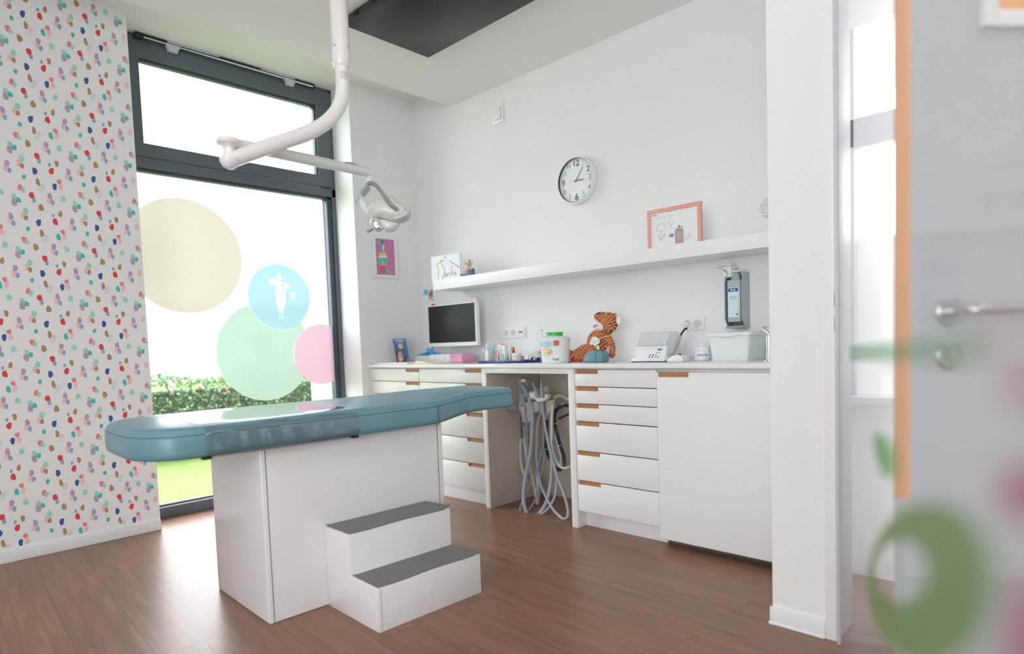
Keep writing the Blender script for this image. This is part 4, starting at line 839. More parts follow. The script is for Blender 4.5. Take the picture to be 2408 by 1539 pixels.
b = MB(); b.box((xl+.012, -.094, bz+.03), (xr_-.008, -.02, bz+.245), mat('bottle_grey', s2l(176, 188, 192), .25), .008); b.lathe([(.026, 0), (.018, .035), (.010, .05)], mat('bottle_grey', (1, 1, 1)), 20, Matrix.Translation(((xl+xr_)/2, -.058, bz+.244))); bo = b.build('bottle', ds)
b = MB(); lx0, lx1, lz0, lz1 = xl+.017, xr_-.017, bz+.055, bz+.205; b.box((lx0, -.0955, lz0), (lx1, -.0938, lz1), mat('label_pale', s2l(206, 230, 232), .5)); b.box((lx0+.002, -.0962, lz1-.02), (lx1-.002, -.0954, lz1-.003), mat('label_navy', s2l(40, 70, 150), .5))
b.text('Bode', ((lx0+lx1)/2, -.0965, lz1-.0115), XR, ZU, .014, M_PAPER, bold=.0003); b.tube([((lx0+lx1)/2-.018, -.0963, lz1-.05), ((lx0+lx1)/2, -.0963, lz1-.058), ((lx0+lx1)/2+.018, -.0963, lz1-.048), ((lx0+lx1)/2, -.0963, lz1-.044), ((lx0+lx1)/2-.018, -.0963, lz1-.05)], .0008, mat('label_line', s2l(110, 130, 170), .5), 5, 3)
b.box((lx1-.014, -.0962, lz0+.012), (lx1-.003, -.0954, lz0+.018), mat('label_navy', (0, 0, 0))); b.build('label', bo, smooth=False)
b = MB(); pzt = bz+.27; b.box((xl-.002, -.110, pzt-.012), (xl+.042, -.03, pzt+.062), M_PLW, .012); b.box((xl+.02, -.104, pzt+.012), (xr_-.002, -.012, tz+.008), M_PLW, .014); b.build('pump_head', ds)
b = MB(); b.tube([(xl+.008, -.102, tz-.02), sy(1225, 380, -.12), sy(1180, 335, -.19), sy(1105, 312, -.24), sy(1160, 302, -.23), sy(1290, 300, -.17), sy(1340, 320, -.12), (xr_-.002, -.08, tz-.01), (xr_-.003, -.078, tz-.05)], .0034, M_CHROME, 8, 6); b.build('lever', ds)
# ------------------------------------------------------------------ things standing on the worktop
ZC = 0.9004
def cp(px, y):
    """point on the worktop under image column px at depth y"""
    lo, hi = -1.0, 5.0
    for _ in range(40):
        m = (lo+hi)/2; v = Vector((m, y, ZC))-CC; q = W_/2+FPX*v.dot(CR)/v.dot(CF)
        if q < px: lo = m
        else: hi = m
    return Vector((lo, y, ZC))
def wid(px0, px1, y): return cp(px1, y).x-cp(px0, y).x
# advertising carton leaning on the window wall
br = thing('advertising_carton', 'slim dark blue toothbrush advertising carton leaning against the wall', 'carton', (.06, -.34, ZC))
p00 = cp(919.5, -.345); 
BL = Vector((.085, -.335, ZC)); 
wdir = Vector((.62, .78, 0)).normalized(); nrm = Vector((wdir.y, -wdir.x, 0)); upv = (Vector((0, 0, 1))-nrm*.10-wdir*.13).normalized()
def bq(u, v, f=0.0): return BL+wdir*u+upv*v+nrm*f
def quad_solid(b, u0, v0, u1, v1, f0, f1, m):
    vs = [bq(u0, v0, f0), bq(u1, v0, f0), bq(u1, v1, f0), bq(u0, v1, f0), bq(u0, v0, f1), bq(u1, v0, f1), bq(u1, v1, f1), bq(u0, v1, f1)]
    b.add(vs, [(0, 1, 2, 3), (4, 7, 6, 5), (0, 4, 5, 1), (1, 5, 6, 2), (2, 6, 7, 3), (3, 7, 4, 0)], m)
BW, BH = .098, .190
b = MB(); quad_solid(b, 0, 0, BW, BH, -.03, 0, mat('carton_blue', s2l(40, 84, 150), .3)); b.build('box', br, smooth=False)
def bpoly(b, pts, c, f): b.poly([bq(u*BW, v*BH, f) for u, v in pts], mat('ad_%d_%d_%d' % c, s2l(*c), .4))
b = MB()
bpoly(b, [(0, 0), (1, 0), (1, .12), (.8, .2), (.55, .1), (.5, .5), (.35, .56), (.12, .52), (0, .42)], (70, 48, 46), .0004)
bpoly(b, [(.16, .10), (.24, .04), (.38, .05), (.50, .13), (.54, .24), (.50, .42), (.40, .50), (.28, .46), (.19, .34), (.14, .2)], (206, 150, 140), .0007)
bpoly(b, [(.30, .22), (.44, .15), (.50, .20), (.46, .14), (.40, .11), (.32, .14)], (244, 236, 232), .0010)
bpoly(b, [(.26, .36), (.34, .38), (.34, .365), (.26, .34)], (70, 44, 44), .0010); bpoly(b, [(.42, .36), (.49, .35), (.49, .335), (.42, .345)], (70, 44, 44), .0010)
bpoly(b, [(.66, 0), (.80, 0), (.78, .30), (.73, .34), (.68, .30)], (26, 30, 40), .0010); bpoly(b, [(.71, .30), (.75, .30), (.75, .47), (.71, .47)], (40, 60, 90), .0012)
bpoly(b, [(.80, .02), (.95, .04), (.90, .20), (.82, .14)], (206, 140, 140), .0012)
bpoly(b, [(.50+.165*math.cos(t/12*math.pi), .69+.105*math.sin(t/12*math.pi)) for t in range(24)], (232, 220, 150), .0008); bpoly(b, [(.50+.135*math.cos(t/12*math.pi), .69+.085*math.sin(t/12*math.pi)) for t in range(24)], (214, 176, 70), .0011)
b.build('printed_front', br, smooth=False)
b = MB(); b.text('Oral-B', bq(.40*BW, .93*BH, .001), wdir, upv, .018, M_PAPER, bold=.0006); b.text('iO', bq(.78*BW, .93*BH, .001), wdir, upv, .020, M_PAPER); 
b.box((0, 0, 0), (0, 0, 0), M_PAPER) if False else None
for v_, w_ in ((.865, .45), (.825, .62)): b.poly([bq((.5-w_/2)*BW, v_*BH, .001), bq((.5+w_/2)*BW, v_*BH, .001), bq((.5+w_/2)*BW, (v_+.016)*BH, .001), bq((.5-w_/2)*BW, (v_+.016)*BH, .001)], mat('ad_text', s2l(170, 196, 226), .5))
b.build('lettering', br, smooth=False)
# flat keyboard and open booklet
kb = thing('keyboard', 'thin white keyboard lying at the left end of the worktop', 'keyboard', (.27, -.44, ZC))
b = MB(); b.box((.045, -.515, ZC), (.455, -.385, ZC+.009), M_PLW, .003); b.box((.04, -.518, ZC), (.052, -.38, ZC+.005), M_GREY, .001); b.build('case', kb)
b = MB()
for i in range(22):
    for j in range(5): b.box((.062+i*.0175, -.505+j*.0225, ZC+.009), (.062+i*.0175+.015, -.505+j*.0225+.019, ZC+.0115), M_PLW if (i*3+j) % 7 else mat('key_tint', s2l(176, 206, 214), .5), .001)
o = b.build('keys', kb); o['kind'] = 'stuff'
bk = thing('open_booklet', 'cream coloured open booklet beside the keyboard', 'booklet', (.60, -.48, ZC))
b = MB(); nx = 14; vs = []; fs = []
for s_ in (0, 1):
    for i in range(nx+1):
        u = i/nx; x = .475+.285*u; z = ZC+.0008+(.020*math.exp(-((u-.27)/.12)**2)+.011*math.exp(-((u-.50)/.15)**2))*(1 if s_ else 0)+.0015*s_
        for y in (-.50, -.36): vs.append((x, y, z))
n2 = (nx+1)*2
for i in range(nx): a = i*2; fs += [(a, a+1, a+3, a+2), (n2+a, n2+a+2, n2+a+3, n2+a+1), (a, a+2, n2+a+2, n2+a), (a+1, n2+a+1, n2+a+3, a+3)]
fs += [(0, n2, n2+1, 1), (n2-2, n2-1, 2*n2-1, 2*n2-2)]
b.add(vs, fs, mat('booklet_cream', s2l(236, 224, 206), .7)); b.build('pages', bk)
b = MB(); b.box((.46, -.503, ZC), (.79, -.357, ZC+.0012), mat('booklet_tan', s2l(206, 176, 146), .7)); b.build('cover', bk)
# glove boxes
ga, gb2 = cp(974, -.27), cp(1012, -.27)
def carton(name, label, x0, x1, y0, y1, h, m, grp=None): 
    b = MB(); b.box((x0, y0, ZC), (x1, y1, ZC+h), m, .001); o = b.build(name, None, loc=((x0+x1)/2, (y0+y1)/2, ZC)); return tag(o, label, 'box', grp)
yg = -.24
xA, xB, xC, xD = cp(975, yg).x, cp(1011, yg).x, cp(1059, yg).x, cp(1087, yg).x
g1 = carton('glove_box', 'pale green glove box with a green lid and a blue glove pulled out on top', xA, xB-.002, yg, yg+.12, .052, mat('box_grey_green', s2l(196, 212, 206), .6), 'glove boxes under the monitor')
b = MB(); b.box((xA-.001, yg-.001, ZC+.052), (xB-.001, yg+.121, ZC+.056), mat('lid_green', s2l(84, 160, 128), .6)); b.build('lid', g1)
g2 = carton('glove_box', 'white and pink glove box lying on its side beneath the monitor', xB, xD, yg, yg+.12, .058, mat('box_white_print', s2l(222, 226, 230), .6), 'glove boxes under the monitor')
b = MB(); b.box((xC, yg-.0008, ZC+.0005), (xD+.0008, yg+.1205, ZC+.0588), mat('box_pink', s2l(226, 160, 194), .6)); b.build('pink_panel', g2)
b = MB()
for k in range(5): b.box((xB+.008+k*(xC-xB-.016)/4, yg-.0012, ZC+.006), (xB+.0088+k*(xC-xB-.016)/4, yg-.0002, ZC+.052), M_LGREY)
for k in range(4): b.box((xB+.006, yg-.0012, ZC+.008+k*.014), (xC-.006, yg-.0002, ZC+.0086+k*.014), M_LGREY)
b.build('printed_grid', g2, smooth=False)
b = MB(); b.box((xC+.01, yg-.0014, ZC+.042), (xC+.05, yg-.0009, ZC+.047), mat('print_violet', s2l(200, 110, 160), .6)); b.box((xD-.05, yg-.0014, ZC+.014), (xD-.01, yg-.0009, ZC+.018), M_PAPER); b.build('print_lines', g2, smooth=False)
gl = thing('nitrile_glove', 'crumpled bright blue glove lying on the green glove box', 'glove', (xB-.05, yg+.05, ZC+.0565))
M_GLV = mat('nitrile_blue', s2l(58, 146, 214), .45, noise=.12, scale=40)
b = MB(); P0 = Vector((xB-.03, yg+.03, ZC+.066))
for (dx, dz_, r) in ((-.05, -.004, .012), (-.025, .008, .016), (.0, .012, .019), (.025, .010, .016), (.05, .000, .010)): b.ell(P0+Vector((dx, 0, dz_)), (r*1.5, r, r*.9), M_GLV)
for (dx, dz_, ex, ez, dy) in ((-.04, 0, -.105, -.012, -.02), (.0, .02, -.045, .034, 0), (.015, .02, .02, .048, .01), (.03, .014, .075, .014, -.01), (.04, .0, .105, -.006, 0)): b.tube([P0+Vector((dx, 0, dz_)), P0+Vector(((dx+ex)/2, dy, (dz_+ez)/2+.004)), P0+Vector((ex, dy, ez))], [.011, .009, .006], M_GLV, 8, 3, .6)
go = b.build('crumpled_body', gl); rm = go.modifiers.new('r', 'REMESH'); rm.mode = 'VOXEL'; rm.voxel_size = .003
# blue tray and the samples standing on it
y0t, y1t = -.37, -.17; xt0, xt1 = cp(1125, y0t).x, cp(1232, y0t).x+.02
b = MB(); b.box((xt0, y0t, ZC), (xt1, y1t, ZC+.004), mat('tray_blue', s2l(38, 60, 128), .3), .001)
for a, c in (((xt0, y0t), (xt1, y0t+.004)), ((xt0, y1t-.004), (xt1, y1t)), ((xt0, y0t), (xt0+.004, y1t)), ((xt1-.004, y0t), (xt1, y1t))): b.box((a[0], a[1], ZC), (c[0], c[1], ZC+.013), mat('tray_blue', (0, 0, 0)), .0008)
o = b.build('tray', None, loc=((xt0+xt1)/2, (y0t+y1t)/2, ZC)); tag(o, 'flat dark blue tray with dental care samples on it', 'tray')
ZT = ZC+.0045
def PX(px, y): return cp(px, y).x
def mm(px, y): return wid(px, px+1, y)
# clear bottle with green striped label
x = PX(1150, -.30); M_CLB = mat('bottle_clear', s2l(206, 220, 226), .15, alpha=.75)
t = thing('mouthwash_bottle', 'clear rounded bottle with a white label and a green stripe, leftmost on the tray', 'bottle', (x, -.30, ZT))
b = MB(); b.lathe([(.022, 0), (.025, .004), (.026, .06), (.025, .082), (.019, .094), (.014, .099)], M_CLB, 28, Matrix.Translation((x, -.30, ZT)) @ Matrix.Diagonal((1, .7, 1, 1))); b.build('body', t)
b = MB(); b.lathe([(.0175, .098), (.0175, .116), (.013, .121), (0, .122)], mat('cap_clear', s2l(222, 230, 234), .3, alpha=.9), 24, Matrix.Translation((x, -.30, ZT))); b.build('cap', t)
def wrap(name, parent, cx, cy, r, ry, a0, a1, z0, z1, m, n=10):
    b = MB(); vs = []
    for i in range(n+1):
        a = math.radians(a0+(a1-a0)*i/n)
        for z in (z0, z1): vs.append((cx+r*math.cos(a), cy+ry*math.sin(a), z))
    b.add(vs, [(2*i, 2*i+2, 2*i+3, 2*i+1) for i in range(n)], m); return b.build(name, parent)
wrap('label', t, x, -.30, .0266, .0188, -140, -55, ZT+.006, ZT+.078, mat('label_white', (.86, .87, .88), .5))
wrap('green_stripe', t, x, -.30, .0269, .0191, -62, -50, ZT+.006, ZT+.078, mat('stripe_green', s2l(150, 206, 120), .5))
# slim tubes and blister packs
def pack(name, label, cat, px, y, w, h, d, col, lean=0.0, extras=(), z=ZT, grp=None, rz=0.0):
    x = PX(px, y); t = thing(name, label, cat, (x, y, z), grp); M = Matrix.Translation((x, y, z)) @ Matrix.Rotation(rz, 4, 'Z') @ Matrix.Rotation(lean, 4, 'Y')
    b = MB(); b.box((-w/2, -d/2, 0), (w/2, d/2, h), mat('pk_%d_%d_%d' % col, s2l(*col), .35), .0015, M); b.build('pack', t)
    for i, (x0, z0, x1, z1, c) in enumerate(extras):
        b = MB(); b.box((x0*w-w/2, -d/2-.0008, z0*h), (x1*w-w/2, -d/2-.0001, z1*h), mat('pk_%d_%d_%d' % c, s2l(*c), .4), 0, M); b.build('print', t, smooth=False)
    return t
GS = 'dental samples standing on the blue tray'
pack('toothbrush_pack', 'slim clear pack with a dark brush leaning left of the mouthwash bottle', 'package', 1141, -.27, .016, .088, .012, (206, 216, 218), -.10, ((.3, .05, .55, .8, (96, 116, 120)),), grp=GS)
pack('toothbrush_pack', 'blue and green toothbrush pack behind the orange tube', 'package', 1162, -.24, .014, .120, .012, (176, 216, 232), .02, ((.2, .45, .8, .6, (110, 150, 80)), (.2, .62, .8, .85, (90, 170, 206))), grp=GS)
def tubeobj(name, label, px, y, w, h, cap, band, extras=(), lean=0.0):
    x = PX(px, y); t = thing(name, label, 'tube', (x, y, ZT), GS); M = Matrix.Translation((x, y, ZT)) @ Matrix.Rotation(lean, 4, 'Y')
    b = MB(); vs = []; fs = []; n = 20; prof = [(.36, .36, 0.016), (.42, .40, .022), (.46, .34, h*.5), (.49, .12, h*.9), (.5, .04, h)]
    for (rx, ry, z) in prof:
        for k in range(n): a = 2*math.pi*k/n; vs.append((w*rx*math.cos(a), w*ry*math.sin(a), z))
    for i in range(len(prof)-1):
        for k in range(n): k2 = (k+1) % n; fs.append((i*n+k, i*n+k2, (i+1)*n+k2, (i+1)*n+k))
    fs += [tuple(reversed(range(n))), tuple((len(prof)-1)*n+k for k in range(n))]
    b.add(vs, fs, mat('tube_white', s2l(232, 234, 238), .3), M); b.build('tube_body', t)
    b = MB(); b.lathe([(w*.34, 0), (w*.36, .016)], mat('tc_%d_%d_%d' % cap, s2l(*cap), .35), 18, M); b.build('cap', t)
    for (x0, z0, x1, z1, c) in extras:
        b = MB(); b.box((x0*w-w/2, -w*.37, z0*h), (x1*w-w/2, -w*.34-.004*0-w*.0, z1*h), mat('pk_%d_%d_%d' % c, s2l(*c), .4), 0, M) ; b.build('print', t, smooth=False)
    return t
tubeobj('toothpaste_tube', 'white toothpaste tube with a vivid orange band', 1168.5, -.31, .024, .078, (226, 230, 234), None, ((.12, .24, .80, .96, (250, 116, 52)),), .03)
pack('toothpaste_box', 'tall white toothpaste box with a red brand strip and fine print', 'box', 1178, -.26, .034, .126, .024, (232, 236, 240), 0, ((.05, .90, .98, .97, (216, 120, 124)), (.2, .55, .8, .57, (190, 196, 206)), (.25, .4, .8, .42, (150, 160, 180)), (.25, .3, .8, .32, (150, 160, 180)), (.25, .2, .7, .22, (150, 160, 180)), (.45, .7, .7, .78, (206, 206, 200))), grp=GS)
pack('toothpaste_box', 'narrow white toothpaste box with red lettering and a green swoosh', 'box', 1187.5, -.30, .026, .118, .022, (238, 238, 240), .0, ((.05, .90, .95, .98, (222, 84, 100)), (.15, .62, .9, .66, (120, 200, 160)), (.3, .10, .62, .45, (206, 96, 110))), grp=GS)
pack('rinse_bottle', 'small white sample bottle with dark green print behind the round jar', 'bottle', 1199, -.25, .026, .088, .020, (226, 230, 232), .04, ((.1, .10, .4, .28, (96, 84, 76)), (.1, .38, .35, .50, (110, 140, 120))), grp=GS)
pack('sachet', 'small red sachet leaning behind the cream jar', 'sachet', 1209, -.22, .032, .092, .005, (206, 44, 62), -.12, ((.2, .78, .8, .94, (222, 170, 130)),), grp=GS)
x = PX(1215.5, -.30); t = thing('cream_jar', 'round white and yellow jar with a white lid on the tray', 'jar', (x, -.30, ZT), GS)
b = MB(); b.lathe([(.024, 0), (.0285, .003), (.0295, .038), (.029, .040)], mat('jar_cream', s2l(228, 226, 206), .4), 32, Matrix.Translation((x, -.30, ZT))); b.build('body', t)
b = MB(); b.lathe([(.0315, .039), (.0320, .052), (.029, .055), (0, .055)], M_PLW, 32, Matrix.Translation((x, -.30, ZT))); b.build('lid', t)
wrap('label', t, x, -.30, .0300, .0300, -120, -50, ZT+.004, ZT+.026, mat('label_white', (0, 0, 0))); wrap('yellow_label', t, x, -.30, .0303, .0303, -112, -65, ZT+.004, ZT+.014, mat('lab_yellow', s2l(226, 200, 60), .5))
t = pack('sample_box', 'plain beige small box behind the round jar', 'box', 1228, -.20, .02, .034, .02, (214, 204, 186), 0, (), grp=GS)
x = PX(1193, -.335); t = thing('interdental_brush', 'small turquoise interdental brush lying at the front of the tray', 'brush', (x, -.34, ZT))
b = MB(); b.tube([(x-.022, -.345, ZT+.008), (x-.008, -.343, ZT+.009), (x+.012, -.34, ZT+.007)], [.007, .0085, .005], mat('turquoise', s2l(60, 190, 184), .35), 10, 4, .8); b.build('handle', t)
b = MB(); b.tube([(x+.012, -.34, ZT+.007), (x+.035, -.335, ZT+.005)], [.004, .003], mat('pale_turq', s2l(176, 226, 220), .4), 8, 3); b.build('cover', t)
for k, (px, c) in enumerate(((1160, (120, 124, 130)), (1170, (228, 226, 222)), (1179, (196, 176, 176)))):
    b = MB(); x = PX(px, -.345); b.ell((x, -.345, ZT+.006), (.010, .009, .006), mat('tr_%d' % k, s2l(*c), .5)); o = b.build('sample_capsule', None, loc=(x, -.345, ZT)); tag(o, ['grey capsule lying at the tray front left', 'white capsule lying at the tray front centre', 'pinkish capsule beside the turquoise brush'][k], 'capsule', 'small capsules on the tray')
# glass jar with dark pieces
x = PX(1258, -.26); yj = -.26
t = thing('glass_jar', 'wide clear glass jar half filled with dark purple pieces', 'jar', (x, yj, ZC))
b = MB(); b.lathe([(.036, .0), (.0405, .004), (.0415, .045), (.037, .052), (.036, .056), (.0345, .056), (.0355, .050), (.0395, .043), (.0385, .006), (.0, .004)], glass_mat('jar_glass', (.94, .96, .97), 1.6, 1.5), 36, Matrix.Translation((x, yj, ZC))); b.build('glass', t)
b = MB(); b.lathe([(.040, .054), (.0405, .066), (.038, .070), (0, .071)], mat('lid_pale', s2l(222, 226, 228), .3), 36, Matrix.Translation((x, yj, ZC))); b.build('lid', t)
b = MB(); rd = random.Random(9)
for k in range(60):
    a = rd.uniform(0, 6.28); r = .031*math.sqrt(rd.random()); z = rd.uniform(.012, .022+.006*math.sin(3*a)); q = Matrix.Translation((x+r*math.cos(a), yj+r*math.sin(a), ZC+z)) @ Matrix.Rotation(rd.uniform(0, 6), 4, 'X') @ Matrix.Rotation(rd.uniform(0, 6), 4, 'Z')
    b.box((-.006, -.004, -.004), (.006, .004, .004), mat('dark_plum', s2l(56, 50, 76), .5), .0015, q)
o = b.build('contents', t); o['kind'] = 'stuff'
# electric toothbrush standing behind the bucket
x = PX(1277, -.25); t = thing('electric_toothbrush', 'red and white electric toothbrush standing left of the bucket', 'toothbrush', (x, -.25, ZC))
b = MB(); b.tube([(x, -.25, ZC), (x-.001, -.25, ZC+.03), (x-.002, -.25, ZC+.075), (x-.004, -.25, ZC+.125)], [.013, .013, .012, .009], mat('brush_red', s2l(206, 60, 84), .35), 14, 4); b.build('handle', t)
b = MB(); b.tube([(x, -.251, ZC), (x, -.251, ZC+.03)], [.0138, .0138], mat('brush_teal', s2l(84, 120, 140), .4), 14, 1); b.build('foot', t)
b = MB(); b.tube([(x-.004, -.25, ZC+.125), (x-.002, -.25, ZC+.165), (x, -.25, ZC+.19)], [.006, .0045, .0045], M_PLW, 10, 4); b.ell((x, -.254, ZC+.195), (.006, .005, .006), mat('bristle', s2l(120, 196, 206), .7)); b.build('brush_head', t)
# bucket with green lid
x = PX(1306.5, -.385); yb2 = -.385
t = thing('bucket', 'white plastic bucket with sweets print and a bright green lid', 'bucket', (x, yb2, ZC)); TB_ = Matrix.Translation((x, yb2, ZC))
b = MB(); b.lathe([(.076, 0), (.079, .003), (.088, .128), (.090, .130), (.090, .140), (.083, .146), (.062, .152), (.056, .156), (.0, .156)], mat('bucket_white', s2l(232, 238, 240), .3), 48, TB_); b.build('body', t)
b = MB(); b.lathe([(.047, .155), (.047, .171), (.052, .172), (.052, .176), (.046, .177), (.044, .173), (0, .172)], mat('lid_bright_green', s2l(70, 196, 76), .35), 40, TB_); b.build('lid', t)
def onb(a, z, off=.0006): r = .0785+(.0095*z/.128)+off+.0006; a = math.radians(a); return (x+r*math.cos(a), yb2+r*math.sin(a), ZC+z)
def bpatch(name, a0, a1, z0, z1, m, off=.0006, par=t, n=12):
    b = MB(); vs = []
    for i in range(n+1):
        a = a0+(a1-a0)*i/n
        vs += [onb(a, z0, off), onb(a, z1, off)]
    b.add(vs, [(2*i, 2*i+2, 2*i+3, 2*i+1) for i in range(n)], m); return b.build(name, par)
bpatch('printed_band', -165, -42, .095, .124, mat('band_aqua', s2l(176, 226, 232), .4), .0004)
def bell(ca, cz, ra, rz, c, off=.0012, rot=0):
    b = MB(); vs = [onb(ca+ra*math.cos(2*math.pi*k/20), cz+rz*math.sin(2*math.pi*k/20), off) for k in range(20)]; b.poly(vs, mat('bk_%d_%d_%d' % c, s2l(*c), .5)); b.build('sweet', t, smooth=False)
bell(-88, .100, 12, .015, (226, 206, 232)); bell(-98, .072, 12, .016, (238, 226, 120)); bell(-72, .064, 12, .016, (244, 168, 132)); bell(-85, .044, 10, .012, (206, 234, 190)); bell(-104, .052, 8, .009, (240, 226, 232)); bell(-62, .052, 7, .009, (236, 226, 240))
bpatch('white_band', -106, -68, .068, .073, M_PAPER, .0018)
bpatch('red_square', -55, -35, .100, .128, mat('label_red', s2l(224, 92, 100), .5), .0016)
b = MB(); aa = math.radians(-47); rt_ = Vector((-math.sin(aa), math.cos(aa), 0)); 
b.text('Tutti', onb(-50, .022, .002), rt_, ZU, .020, mat('txt_green', s2l(60, 110, 96), .5), bold=.0004); b.build('lettering', t, smooth=False)
b = MB(); b.box((PX(1330, -.27), -.31, ZC), (PX(1372, -.27), -.22, ZC+.006), mat('red_leaflet', s2l(216, 96, 110), .5), .001); o = b.build('leaflet', None, loc=(PX(1350, -.27), -.27, ZC)); tag(o, 'thin red leaflet lying under the tiger feet behind the bucket', 'leaflet')
# teal pouch in front of the tiger
x = PX(1407, -.33); t = thing('vinyl_pouch', 'small rounded teal vinyl head cushion in front of the tiger', 'cushion', (x, -.33, ZC))
pts = [(-.066, 0), (.060, 0), (.066, .010), (.066, .046), (.058, .060), (.035, .066), (.0, .066), (-.030, .056), (-.052, .036), (-.068, .010)]
b = MB(); b.prism([(x+p[0], ZC+p[1]) for p in pts], .075, M_PAD, fr_y(-.315), .007); b.build('cushion_body', t, angle=70)
b = MB(); b.tube([(x+.028, -.391, ZC+.002), (x+.028, -.391, ZC+.060), (x+.028, -.385, ZC+.0665), (x+.028, -.32, ZC+.0665)], .0012, mat('seam_teal', (0, 0, 0)), 6, 1); b.build('seam', t)
# plush tiger
YT = -.19
def tg(a, c, f=0.0): return Y(1100+a/6.02, 690+c/6.02, YT-f)
def tiger_mat():
    m = bpy.data.materials.new('tiger_plush'); m.use_nodes = True; nt = m.node_tree; b = nt.nodes['Principled BSDF']; N = nt.nodes.new; L = nt.links.new
    tc = N('ShaderNodeTexCoord'); mp = N('ShaderNodeMapping'); mp.inputs['Rotation'].default_value = (0.0, math.radians(38), 0); mp.inputs['Scale'].default_value = (1, 1, 1); L(tc.outputs['Object'], mp.inputs[0])
    w = N('ShaderNodeTexWave'); w.wave_type = 'BANDS'; w.bands_direction = 'Z'; w.inputs['Scale'].default_value = 25; w.inputs['Distortion'].default_value = 5.5; w.inputs['Detail'].default_value = 1.6; w.inputs['Detail Scale'].default_value = 2.0
    L(mp.outputs[0], w.inputs[0]); cr = N('ShaderNodeValToRGB'); e = cr.color_ramp.elements; e[0].position = .22; e[0].color = (*s2l(92, 48, 34), 1); e[1].position = .36; e[1].color = (*s2l(228, 150, 104), 1)
    L(w.outputs['Fac'], cr.inputs[0]); L(cr.outputs[0], b.inputs['Base Color']); b.inputs['Roughness'].default_value = .95
    n = N('ShaderNodeTexNoise'); n.inputs['Scale'].default_value = 400; L(tc.outputs['Object'], n.inputs[0]); bp = N('ShaderNodeBump'); bp.inputs['Strength'].default_value = .5; bp.inputs['Distance'].default_value = .002; L(n.outputs['Fac'], bp.inputs['Height']); L(bp.outputs['Normal'], b.inputs['Normal']); return m
M_TIG = tiger_mat()
def mpx(v): return v/6.02*0.00252
tgr = thing('plush_tiger', 'orange striped plush tiger with a tooth on its belly leaning against the wall', 'plush toy', (tg(1850, 900).x, YT, ZC))
b = MB()
def el(a, c, ra, rc, ry, f=0.0, rot=0): b.ell(tg(a, c, f), (mpx(ra), ry, mpx(rc)), M_TIG, rot=Matrix.Rotation(math.radians(rot), 3, 'Y'))
el(1840, 690, 165, 175, .055, 0, 28); el(1920, 590, 120, 95, .045, 0, 20)
el(1790, 790, 150, 110, .052, .01)
el(2000, 420, 120, 145, .050, .02, 0); el(1900, 340, 90, 75, .042, .03, 20); el(1850, 330, 50, 55, .036, .04)
b.build('body', tgr) if False else None
b.tube([tg(1990, 640, .03), tg(2040, 740, .05), tg(2045, 840, .055), tg(2035, 905, .05)], [mpx(50), mpx(46), mpx(44), mpx(38)], M_TIG, 14, 5)
b.tube([tg(1740, 770, .04), tg(1640, 790, .055), tg(1560, 840, .055), tg(1480, 880, .05)], [mpx(70), mpx(62), mpx(58), mpx(62)], M_TIG, 14, 5)
b.tube([tg(1800, 830, .05), tg(1700, 870, .07), tg(1610, 900, .075), tg(1540, 915, .075)], [mpx(72), mpx(66), mpx(62), mpx(60)], M_TIG, 14, 5)
b.ell(tg(1430, 865, .045)+Vector((0, 0, 0)), (mpx(62), .028, mpx(72)), M_TIG, rot=Matrix.Rotation(math.radians(25), 3, 'Y')); b.ell(tg(1500, 885, .075), (mpx(66), .030, mpx(82)), M_TIG, rot=Matrix.Rotation(math.radians(30), 3, 'Y'))
el(2085, 310, 20, 32, .010, .02, 20)
bo = b.build('body', tgr); rm = bo.modifiers.new('r', 'REMESH'); rm.mode = 'VOXEL'; rm.voxel_size = .0035; sm = bo.modifiers.new('s', 'SMOOTH'); sm.iterations = 4
M_PW = mat('plush_white', (.86, .87, .88), .95, noise=.03, scale=120, bump=.4)
b = MB(); b.ell(tg(1865, 470, .055), (mpx(80), .034, mpx(58)), M_PW, rot=Matrix.Rotation(math.radians(12), 3, 'Y')); b.ell(tg(1820, 425, .055), (mpx(44), .026, mpx(60)), M_PW); b.build('muzzle', tgr)
b = MB(); b.ell(tg(2140, 385, .02), (mpx(42), .014, mpx(62)), M_PW); b.build('ear', tgr)
b = MB(); b.ell(tg(1960, 270, .0), (mpx(34), .012, mpx(30)), M_PW); b.build('ear', tgr)
b = MB(); b.ell(tg(1853, 290, .055), (mpx(36), .016, mpx(16)), mat('nose_brown', s2l(84, 50, 40), .7)); b.build('nose', tgr)
b = MB(); 
for (p, q) in (((1775, 470), (1822, 440)), ((1778, 484), (1850, 452))): b.tube([tg(*p, .088), tg((p[0]+q[0])/2, (p[1]+q[1])/2-3, .0905), tg(*q, .088)], .0018, mat('mouth_red', s2l(196, 60, 66), .8), 6, 3)
b.build('mouth_stitch', tgr)
b = MB(); b.ell(tg(2000, 290, .065), (.0025, .002, .003), M_BLACK); b.build('eye', tgr)
tp = [(1765, 625), (1800, 612), (1835, 635), (1862, 650), (1868, 690), (1845, 720), (1818, 740), (1800, 765), (1782, 735), (1768, 722), (1745, 740), (1725, 715), (1738, 680)]
M_TO = mat('tooth_felt', (.88, .88, .89), .9)
b = MB(); P = [(tg(*q, .06).x, tg(*q, .06).z) for q in tp]; b.prism(P, .006, M_TO, fr_y(YT-.056), .001); to_ = b.build('tooth_emblem', tgr)
b = MB()
for q in ((1783, 655), (1828, 683)): b.ell(tg(*q, .0632), (.0022, .001, .003), mat('heart_red', s2l(206, 50, 84), .8))
b.tube([tg(1765, 680, .0632), tg(1785, 700, .0632), tg(1808, 712, .0632)], .0008, M_BLACK, 5, 3); b.tube([tg(1800, 662, .0632), tg(1812, 668, .0632)], .0008, M_BLACK, 5, 2); b.build('stitched_face', to_)
